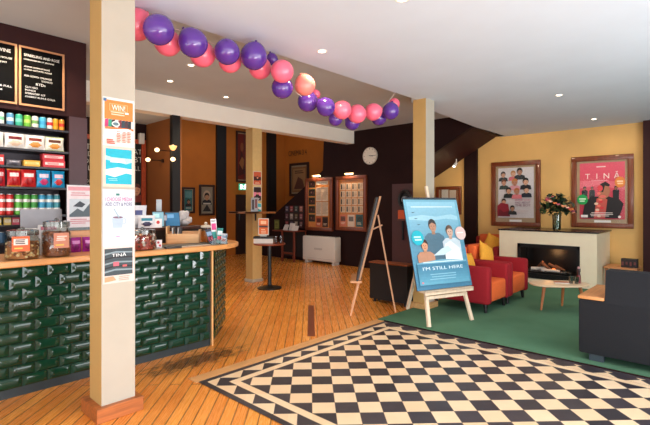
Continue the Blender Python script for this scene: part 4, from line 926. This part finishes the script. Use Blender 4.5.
# ------------------------------------------------------------------ side-on easel with black board
tb = math.atan2(-.617, .79) + math.pi / 2 + math.pi      # faces away to the left
nx_, ny_ = -.79, -.617
rz = math.atan2(nx_, -ny_)
rz = math.atan2(-.79, .617) ; rz = math.atan2(nx_, -ny_)
t = thing('easel', 'tall timber easel seen edge-on, holding a black board', 'easel', (-4.0, 4.85, 0), rz)
EZ = wood((206, 146, 100), .45, .12, 'z')
k2 = .24
for s in (-1, 1): MB().bar((s * .27, -.02, 0), (s * .06, 1.62 * k2, 1.62), .03, .024).build('front_leg', EZ, t, smooth=False)
MB().bar((0, .60, 0), (0, 1.36 * k2 + .03, 1.36), .03, .022).build('rear_leg', EZ, t, smooth=False)
MB().bar((0, 1.2 * k2, 1.16), (0, 1.2 * k2 + .13, 1.22), .02, .02).build('hinge_strut', EZ, t, smooth=False)
MB().box(-.33, .33, .46 * k2 - .13, .46 * k2 + .02, .455, .48).build('ledge', EZ, t, smooth=False)
t = thing('display_board', 'black display board leaning on the edge-on easel', 'display board', (-4.0, 4.85, 0), rz)
o = MB().box(-.36, .36, -.03, .0, 0, 1.15, bev=.004).build('board', mat((24, 24, 26), .5), t, smooth=False); o.location = (0, .48 * k2 - .03, .482); o.rotation_euler = (-math.atan(k2), 0, 0)
o = Art().rect(-.33, .33, .03, 1.12, (46, 46, 50)).build('board_face', t); o.location = (0, .48 * k2 - .032 - .03, .482); o.rotation_euler = (-math.atan(k2), 0, 0)

# black low unit with timber top
t = thing('low_cabinet', 'low black cabinet with an orange timber edge beside the pillar', 'cabinet', (-3.87, 5.55, 0))
MB().box(-.36, .32, 0, .2, .05, .60).build('carcass', mat((14, 13, 14), .6, .1), t, smooth=False)
MB().box(-.37, .33, -.015, .21, .60, .622, bev=.004).build('cabinet_top', wood((140, 70, 34), .4, .2, 'x'), t, smooth=False)
for x in (-.3, .26):
    for y in (.05, .16): MB().tube((x, y, 0), (x, y, .05), .02, .02, 12).build('castor', BLACK, t)

# ------------------------------------------------------------------ clock wall
YC = 8.395
t = thing('wall_clock', 'round white wall clock on the dark wall', 'clock', (-6.375, YC, 2.66))
def disc(mb, r, y0, y1, seg=36):
    mb.tube((0, y0, 0), (0, y1, 0), r, r, seg); return mb
disc(MB(), .205, 0, -.035).build('case', mat((206, 196, 180), .4), t); disc(MB(), .185, -.034, -.037).build('dial', mat((236, 228, 212), .5), t)
mb = MB()
for i in range(12):
    an = i * math.pi / 6; mb.bar((.15 * math.sin(an), -.038, .15 * math.cos(an)), (.172 * math.sin(an), -.038, .172 * math.cos(an)), .008 if i % 3 else .014, .002, side=(math.cos(an), 0, -math.sin(an)))
mb.build('hour_marks', BLACK, t, smooth=False)
for L_, an, w_ in ((.10, R(97), .014), (.145, R(92), .01)): MB().bar((-.02 * math.sin(an), -.041, -.02 * math.cos(an)), (L_ * math.sin(an), -.041, L_ * math.cos(an)), w_, .002, side=(math.cos(an), 0, -math.sin(an))).build('hand', BLACK, t, smooth=False)
def picture_light(t, w, h):
    pl_ = MB().tube((w / 2 - .13, -.1, h + .05), (w / 2 + .13, -.1, h + .05), .018, .018, 12).tube((w / 2, -.1, h + .05), (w / 2, -.01, h - .02), .008, .008, 8).build('picture_light', mat((200, 170, 130), .3, metal=.7), t)
    MB().box(w / 2 - .12, w / 2 + .12, -.108, -.092, h + .028, h + .033).build('lamp_strip', mat((255, 214, 160), .5, emit=10.), pl_, smooth=False)
def notice_board(label, x, z, w, h, sheets):
    t = thing('notice_board', label, 'notice board', (x, YC, z))
    frame4(MB(), w, h, .085, .06).build('frame', FRAMEWOOD, t, angle=30)
    MB().box(.07, w - .07, -.012, 0, .07, h - .07).build('cork_panel', mat((206, 130, 66), .8, .12, 30), t, smooth=False)
    for (u, v, ww, hh, kind) in sheets:
        a = Art()
        if kind == 'list': a.rect(0, ww, 0, hh, (226, 206, 180)).lines(.01, ww - .01, hh - .02, .028, int((hh - .03) / .028), .009, (150, 120, 100))
        elif kind == 'title': a.rect(0, ww, 0, hh, (236, 226, 206)).text('NOW SHOWING', ww / 2, hh * .3, hh * .4, (70, 40, 34), w=ww * .8)
        elif kind == 'head': a.text('COMING SOON', ww / 2, 0, hh, (90, 46, 30), w=ww)
        elif kind == 'still': a.rect(0, ww, 0, hh, (44, 110, 70)).rect(.01, ww - .01, .01, hh - .01, (30, 24, 24)).bust(ww * .4, hh * .55, hh * .35, (150, 100, 80), (20, 14, 14), (60, 40, 40)).rect(ww * .65, ww * .9, hh * .2, hh * .6, (90, 50, 44))
        elif kind == 'mini': a.rect(0, ww, 0, hh, (226, 200, 168)).rect(.02, .06, .02, hh - .02, (40, 34, 34)).lines(.07, ww - .005, hh - .03, .03, 4, .008, (150, 110, 80))
        else: a.rect(0, ww, 0, hh, kind).rect(ww * .15, ww * .85, hh * .45, hh * .85, [int(c * .5) for c in kind]).lines(ww * .15, ww * .85, hh * .35, .03, 2, .012, (240, 220, 190))
        a.build('notice_sheet', t, (u, -.0135, v))
    MB().face([(.08, -.045, .08), (w - .08, -.045, .08), (w - .08, -.045, h - .08), (.08, -.045, h - .08)]).build('glass_pane', glass_mat((252, 250, 248), .04), t, smooth=False)
    picture_light(t, w, h)
    return t
sh = [(.1, 1.13 - i * .225, .24, .19, 'still') for i in range(5)] + [(.38, 1.2, .42, .09, 'title')]
sh += [(.37 + i * .225, .77 - j * .38, .21, .36, 'list') for i in (0, 1) for j in (0, 1)] + [(.37, .10, .21, .26, (190, 90, 60)), (.60, .10, .2, .26, (60, 34, 34))]
notice_board('left wood framed notice board with film stills and session lists', -8.53, .83, .97, 1.38, sh)
sh = [(.12 + i * .185, 1.0 - j * .185, .165, .165, 'mini') for i in range(4) for j in range(4)] + [(.28, 1.21, .4, .03, 'head'), (.1, .1, .22, .29, (214, 120, 90)), (.36, .1, .22, .29, (226, 206, 190)), (.62, .1, .22, .3, (30, 84, 90))]
notice_board('right wood framed notice board with a grid of small listings', -7.43, .87, .96, 1.345, sh)
# heater
t = thing('wall_heater', 'cream floor console heater under the notice boards', 'heater', (-7.80, 8.15, 0))
MB().box(-.62, .52, -.02, .24, .07, .70, bev=.04, seg=3).build('casing', mat((226, 218, 204), .45, .01), t)
mb = MB()
for i in range(14): mb.box(-.5 + i * .075, -.46 + i * .075, .02, .16, .695, .704)
mb.build('top_grille', mat((120, 112, 104), .5), t, smooth=False)
mb = MB()
mb.box(-.56, .52, -.024, -.018, .14, .146)
for i in range(4): mb.box(-.18, .1, -.024, -.018, .36 + i * .012, .366 + i * .012)
mb.build('front_louvre', mat((176, 168, 156), .5), t, smooth=False)
for x in (-.5, .45): MB().box(x - .035, x + .035, .0, .2, 0, .08).build('foot', mat((210, 204, 192), .45), t, smooth=False)
# round black fitting and orange box on the panel by the pillar
t = thing('hose_reel', 'round black reel mounted on the dark panel behind the poster', 'reel', (-5.36, 8.35, 1.62))
disc(MB(), .17, 0, -.02).build('back_plate', BLACK, t)
mb = MB()
for i in range(24):
    a0, a1 = i * math.pi / 12, (i + 1) * math.pi / 12; mb.tube((.15 * math.cos(a0), -.06, .19 * math.sin(a0)), (.15 * math.cos(a1), -.06, .19 * math.sin(a1)), .03, .03, 8)
mb.build('coil', mat((26, 26, 28), .4), t); disc(MB(), .07, -.02, -.09, 20).build('hub', mat((150, 150, 150), .3, metal=.6), t)
t = thing('call_box', 'small orange box with a hanging lever on the dark panel', 'box', (-5.43, 8.355, 1.13))
MB().box(-.1, .1, -.08, 0, .06, .26, bev=.008).build('box_body', mat((200, 84, 40), .5), t, smooth=False); MB().box(-.12, .14, -.09, 0, .02, .06).build('shelf_lip', mat((90, 50, 44), .5), t, smooth=False); MB().box(-.02, .02, -.05, -.02, -.4, .03).build('lever', BLACKM, t, smooth=False)
# desk with papers and the leaflet rack
t = thing('desk', 'dark desk with red timber edges left of the heater', 'desk', (-8.75, 7.92, 0))
RW = wood((112, 48, 30), .4, .2, 'x')
MB().box(-.62, .27, -.02, .44, .79, .82).build('desk_top', RW, t, smooth=False)
for x in (-.22, .24):
    for y in (.0, .40): MB().box(x - .025, x + .025, y - .02, y + .02, 0, .79).build('leg', RW, t, smooth=False)
MB().box(-.2, .22, -.005, .015, .2, .25).build('stretcher', RW, t, smooth=False)
MB().box(-.62, .25, .36, .38, .1, .79).build('modesty_panel', BLACK, t, smooth=False)
G = 'white papers stacked on the desk'
for i, (x, y, h, tl, lab) in enumerate(((-8.95, 8.0, .16, 25, 'white booklet propped up on the desk, left one'), (-8.75, 8.04, .20, 18, 'tallest white booklet propped on the desk, middle one'), (-8.58, 8.0, .14, 28, 'white booklet propped up on the desk, right one'))):
    o = MB().box(-.1, .1, -.006, .006, 0, h).build('booklet', mat((214, 200, 190), .6, .08), None, (x, y, .822), (R(-tl), 0, R(8 * (i - 1))), smooth=False); tag(o, lab, 'booklet', G)
t = thing('leaflet_rack', 'wall rack of colourful film leaflets above the desk', 'leaflet rack', (-9.36, 8.385, .86))
MB().box(0, .78, -.02, 0, 0, .62).box(0, .78, -.05, -.02, .0, .02).box(0, .78, -.05, -.02, .22, .24).box(0, .78, -.05, -.02, .43, .45).build('rack_frame', mat((40, 22, 22), .5), t, smooth=False)
LC = [(150, 40, 40), (60, 40, 60), (180, 150, 120), (120, 60, 50), (90, 30, 40), (200, 180, 160), (110, 80, 40), (150, 70, 70), (70, 60, 90), (170, 60, 60), (60, 80, 70), (190, 110, 90)]
for j in range(3):
    for i in range(4):
        c = [int(k * .7) for k in LC[(i + j * 4) % 12]]
        o = Art().rect(0, .13, 0, .17, c).rect(.02, .11, .1, .15, [min(255, k + 60) for k in c]).lines(.02, .11, .08, .025, 2, .01, (210, 190, 180)).build('leaflet', None, (-9.33 + i * .19, 8.35, .885 + j * .21)); tag(o, 'film leaflet in the %s row of the wall rack, %s pocket' % (('lowest', 'middle', 'top')[j], ('leftmost', 'second', 'third', 'rightmost')[i]), 'leaflet', 'leaflets in the wall rack')
o = Art().rect(0, .22, 0, .3, (90, 92, 40)).rect(.03, .19, .05, .25, (130, 130, 60)).lines(.05, .17, .2, .04, 3, .015, (60, 60, 30)).build('wall_notice', None, (-9.85, 8.388, .78)); tag(o, 'small olive green notice left of the leaflet rack', 'notice')

# ------------------------------------------------------------------ far side of the hall
t = thing('hall_sign', 'dark raised letters CINEMA 3 4 on the ochre wall', 'sign', (-11.0, 9.995, 3.12))
Art().text('CINEMA 3 4', 0, 0, .17, (52, 34, 22), w=.86, align='l').build('lettering', t, (0, -.01, 0))
a = Art().rect(0, .7, 0, .82, (150, 104, 60)).rect(.06, .64, .06, .76, (178, 132, 84)).poly([(.1, .1), (.3, .5), (.5, .4), (.62, .1)], (110, 60, 40)).lines(.12, .6, .7, .06, 2, .03, (90, 50, 30))
framed('framed brown print on the ochre wall below the sign', (-10.92, 9.99, 1.79), 0, .9, 1.08, .08, a, mat((50, 26, 18), .4), inset=(.1, .13))
a = Art().rect(0, .24, 0, .58, (40, 110, 110)).rect(.02, .22, .36, .54, (90, 150, 150)).bust(.12, .25, .12, (170, 120, 90)).lines(.03, .2, .1, .03, 2, .012, (190, 200, 190))
framed('teal film poster framed on the far wall, left one of two', (-11.19, 6.22, 1.27), EAST, .38, .72, .05, a, mat((50, 26, 18), .4), inset=(.07, .07))
a = Art().rect(0, .36, 0, .72, (150, 140, 120)).oval(.18, .5, .12, .14, (206, 180, 150)).bust(.18, .45, .2, (200, 150, 110)).poly([(.04, .04), (.18, .24), (.32, .04)], (40, 36, 34)).rect(.06, .3, .24, .28, (220, 210, 190))
framed('grey film poster framed on the far wall, right one of two', (-11.19, 6.74, 1.2), EAST, .5, .88, .06, a, mat((50, 26, 18), .4), inset=(.07, .08))
a = Art().rect(0, .33, 0, 1.4, (120, 30, 20)).poly([(.03, .1), (.12, .9), (.2, .8), (.3, .2)], (70, 20, 16)).oval(.17, 1.0, .06, .14, (150, 80, 44)).poly([(.06, .5), (.17, .7), (.27, .6), (.2, .3)], (160, 100, 50))
framed('tall red painting high on the far wall behind the far pillar', (-11.19, 8.0, 2.2), EAST, .43, 1.56, .05, a, mat((60, 28, 20), .4), cat='painting', name='framed_painting', inset=(.05, .08))
t = thing('exit_sign', 'glowing green exit sign beside the far pillar', 'exit sign', (-10.9, 8.10, 1.95), R(60))
MB().box(-.16, .16, -.03, .03, 0, .19, bev=.006).build('housing', mat((30, 150, 110), .4, emit=1.2), t, smooth=False)
Art().poly([(-.03, .03), (.0, .07), (-.02, .12), (.02, .15), (.05, .1), (.03, .06), (.05, .03)], (240, 255, 250), emit=3.).oval(.035, .16, .018, .018, (240, 255, 250), emit=3.).rect(-.12, -.06, .03, .16, (240, 255, 250), emit=3.).build('pictogram', t, (0, -.032, 0))
MB().tube((0, 0, .19), (0, 0, 2.6), .008).build('hanger', BLACK, t)
# lamps in the alcove
def wall_lamp(label, x, y, z, cup):
    t = thing('wall_lamp', label, 'lamp', (x, y, z), 0, 'warm wall lamps behind the bar')
    (MB().tube((0, .275, .02), (0, .0, .02), .008).tube((0, .279, .02), (0, .255, .02), .035, .035, 16) if x < -7 else MB().tube((-.05, .03, .02), (0, .0, .02), .01).tube((-.052, .03, .02), (-.04, .03, .02), .035, .035, 16)).build('bracket', mat((60, 36, 24), .4), t)
    if cup: MB().lathe([(.025, -.03), (.045, -.01), (.065, .04), (.06, .04), (.04, -.005), (.025, -.026)], seg=20).build('lamp_shade', mat((240, 190, 120), .5, emit=1.2), t)
    MB().ell((0, 0, .02), (.04, .04, .035), 14).build('bulb', mat((255, 216, 160), .5, emit=3.), t)
wall_lamp('warm globe lamp lowest left, beside the chalkboard', -7.44, 3.5, 2.26, False)
wall_lamp('warm globe lamp in the middle of the alcove wall', -7.11, 3.5, 2.40, False)
wall_lamp('cup shaped amber lamp, upper one on the black post', -6.80, 3.62, 2.43, True)
wall_lamp('warm globe lamp, lower one on the black post', -6.80, 3.62, 2.23, False)

# shelf round the far pillar, with the table beside it
t = thing('drink_shelf', 'narrow timber drink shelf fixed round the far pillar', 'shelf', (-6.98, 5.425, 0))
MB().box(-.42, .30, -.30, -.112, 1.335, 1.37, bev=.004).box(-.42, -.12, -.30, .1, 1.335, 1.37).box(.115, .30, -.3, .3, 1.335, 1.37).build('shelf_board', wood((150, 92, 50), .4, .2, 'x'), t, smooth=False)
for x in (-.3, .2): MB().box(x - .015, x + .015, -.13, -.112, 1.2, 1.335).build('bracket', BLACK, t, smooth=False)
t = thing('flyer_holder', 'grey flyer holder standing on the pillar drink shelf', 'flyer holder', (-6.74, 5.245, 1.371), R(60))
MB().box(-.07, .07, -.02, .02, 0, .05).build('holder', mat((60, 60, 60), .3), t, smooth=False); Art().rect(-.065, .065, 0, .26, (150, 150, 156)).rect(-.05, -.005, .03, .22, (50, 44, 50)).rect(.01, .05, .06, .23, (110, 50, 50)).build('flyer_print', t, (0, -.022, .01))
t = thing('round_table', 'small round pedestal table beside the far pillar', 'table', (-6.2, 5.17, 0))
MB().lathe([(0, 0), (.22, 0), (.22, .015), (.06, .03), (.035, .05), (0, .05)], seg=32).build('base', BLACKM, t); MB().tube((0, 0, .04), (0, 0, .79), .034, .034, 18).build('pole', mat((40, 46, 48), .35, metal=.3), t)
MB().lathe([(0, .785), (.28, .785), (.285, .795), (.285, .81), (0, .815)], seg=40).build('table_top', wood((140, 66, 40), .35, .2, 'x'), t)
tz = .8155
t = thing('brochure_box', 'white box of brochures with a black lid on the round table', 'brochure box', (-6.23, 5.10, tz), R(43)); MB().box(-.2, .14, -.09, .09, 0, .085).build('box_body', mat((222, 216, 210), .5), t, smooth=False); MB().box(-.205, .145, -.095, .095, .085, .12).build('box_lid', mat((26, 24, 26), .5), t, smooth=False)
t = thing('table_sign', 'orange poster in a stand on the brochure box', 'sign', (-6.25, 5.07, tz + .121), R(43))
Art().rect(-.09, .09, 0, .29, (226, 214, 200)).rect(-.08, .08, .012, .278, (228, 108, 50)).rect(-.05, .05, .19, .25, (250, 200, 160)).rect(-.08, .08, .13, .165, (90, 60, 56)).lines(-.05, .05, .1, .03, 3, .014, (250, 206, 170)).build('sign_print', t, (0, -.006, .03)); MB().box(-.095, .095, -.004, .004, .02, .325).box(-.06, .06, -.03, .03, 0, .025).build('sign_stand', mat((190, 190, 186), .3), t, smooth=False)
for i, (u, v, lab) in enumerate(((-6.06, 5.20, 'red-tinted glass on the round table, nearer one'), (-6.05, 5.31, 'red-tinted glass on the round table, farther one'))):
    t = thing('candle_glass', lab, 'glass', (u, v, tz), 0, 'glasses on the round table'); MB().lathe([(0, .002), (.032, .002), (.036, .13), (.032, .13), (.028, .01)], seg=18).build('glass_wall', glass_mat((180, 180, 186), .35), t); MB().lathe([(0, .008), (.028, .008), (.03, .1), (0, .1)], seg=18).build('contents', mat(((170, 70, 60), (206, 130, 120))[i], .4), t)

# ------------------------------------------------------------------ light
def area(name, loc, target, sx, sy, power, rgb):
    l = bpy.data.lights.new(name, 'AREA'); l.shape = 'RECTANGLE'; l.size = sx; l.size_y = sy; l.energy = power; l.color = rgb
    o = bpy.data.objects.new(name, l); C.objects.link(o); o.location = loc
    o.rotation_euler = (Vector(target) - Vector(loc)).to_track_quat('-Z', 'Y').to_euler(); return o
def spot(name, loc, target, power, rgb, ang=90, blend=.6, r=.05):
    l = bpy.data.lights.new(name, 'SPOT'); l.energy = power; l.color = rgb; l.spot_size = R(ang); l.spot_blend = blend; l.shadow_soft_size = r
    o = bpy.data.objects.new(name, l); C.objects.link(o); o.location = loc
    o.rotation_euler = (Vector(target) - Vector(loc)).to_track_quat('-Z', 'Y').to_euler(); return o
def point(name, loc, power, rgb, r=.08):
    l = bpy.data.lights.new(name, 'POINT'); l.energy = power; l.color = rgb; l.shadow_soft_size = r
    o = bpy.data.objects.new(name, l); C.objects.link(o); o.location = loc; return o
DAY = (.97, .98, 1.); WARM = (1., .78, .52)
area('window_light', (2.7, -.3, 1.55), (-3, -.1, 1.2), 4.4, 2.3, 108, DAY)
area('window_light', (2.7, 3.9, 1.55), (-3, 4.0, 1.2), 3.2, 2.3, 150, DAY)
area('shopfront_light', (.2, -2.9, 1.6), (-1.5, 4, 1.2), 3.8, 2.1, 40, DAY)
area('shopfront_light', (-4.0, -2.9, 1.6), (-4.5, 4, 1.2), 3.0, 2.1, 26, DAY)
area('ceiling_fill', (2.4, 1.5, .25), (-1.4, 7.5, 3.2), 5., .8, 240, (.9, .95, 1.))  # this and the next two: unseen lamps added low down to brighten the ceiling
area('ceiling_fill', (2.6, 6., .3), (-1.8, 9., 3.1), 3., .8, 55, (.95, .96, 1.))
area('ceiling_fill', (-1.5, -2.7, .25), (-3.0, 4., 3.2), 5., .8, 85, (.9, .95, 1.))
for x, y in ((-3.034, 3.202), (-1.839, 6.734), (-1.898, 9.039), (-1.832, 2.8)): spot('downlight_lamp', (x, y, H1 - .02), (x, y, 0), 40, WARM, 120)
for x, y in ((-5.157, 2.994), (-6.044, 3.172), (-6.258, 4.279), (-5.0, 1.2), (-5.4, 6.2)): spot('downlight_lamp', (x, y, H2 - .02), (x, y, 0), 60, WARM, 130)
spot('wall_wash', (-3.4, 8.6, 2.95), (-3.5, 10, 1.9), 14, WARM, 110); spot('wall_wash', (-1.7, 8.9, 2.95), (-1.7, 10, 1.6), 14, WARM, 110)
for x in (-8.05, -6.95): area('picture_lamp', (x, 8.27, 2.27), (x, 8.36, 1.2), .3, .06, 4, WARM)
spot('clock_wall_wash', (-6.3, 6.6, 3.1), (-7.2, 8.3, .6), 16, WARM, 90)
spot('hall_wash', (-9.2, 6.6, 4.4), (-11.2, 6.9, 2.0), 34, (1., .6, .26), 78, 1.); spot('hall_wash', (-9.8, 8.8, 4.4), (-10.4, 10, 2.6), 9, (1., .6, .26), 90)
point('passage_lamp', (-4.85, 9.35, 2.0), 5, (1., .74, .42)); point('alcove_lamp', (-7.3, 3.1, 2.35), 4, (1., .66, .36)); point('hall_glow', (-8.3, 6.6, 2.6), 5, (1., .6, .3))
spot('shelf_lamp', (-4.75, .9, 3.1), (-5.4, .9, 1.8), 40, (1., .92, .84), 100); point('firebox_fill', (-2.65, 9.02, .58), 3.6, (1., .5, .2))  # the firebox point is an added lamp that brightens the logs
w = bpy.data.worlds.new('sky'); bpy.context.scene.world = w; w.use_nodes = True
nt = w.node_tree; bg = nt.nodes['Background']; sk = nt.nodes.new('ShaderNodeTexSky'); sk.sky_type = 'NISHITA'; sk.sun_disc = False; sk.sun_elevation = R(50)
mx = nt.nodes.new('ShaderNodeMix'); mx.data_type = 'RGBA'; mx.inputs[0].default_value = .8; nt.links.new(sk.outputs[0], mx.inputs[6]); mx.inputs[7].default_value = (1., .98, .95, 1)
nt.links.new(mx.outputs[2], bg.inputs['Color']); bg.inputs['Strength'].default_value = .6
vs = bpy.context.scene.view_settings; vs.view_transform = 'Standard'; vs.look = 'None'; vs.exposure = 0.; vs.gamma = 1.
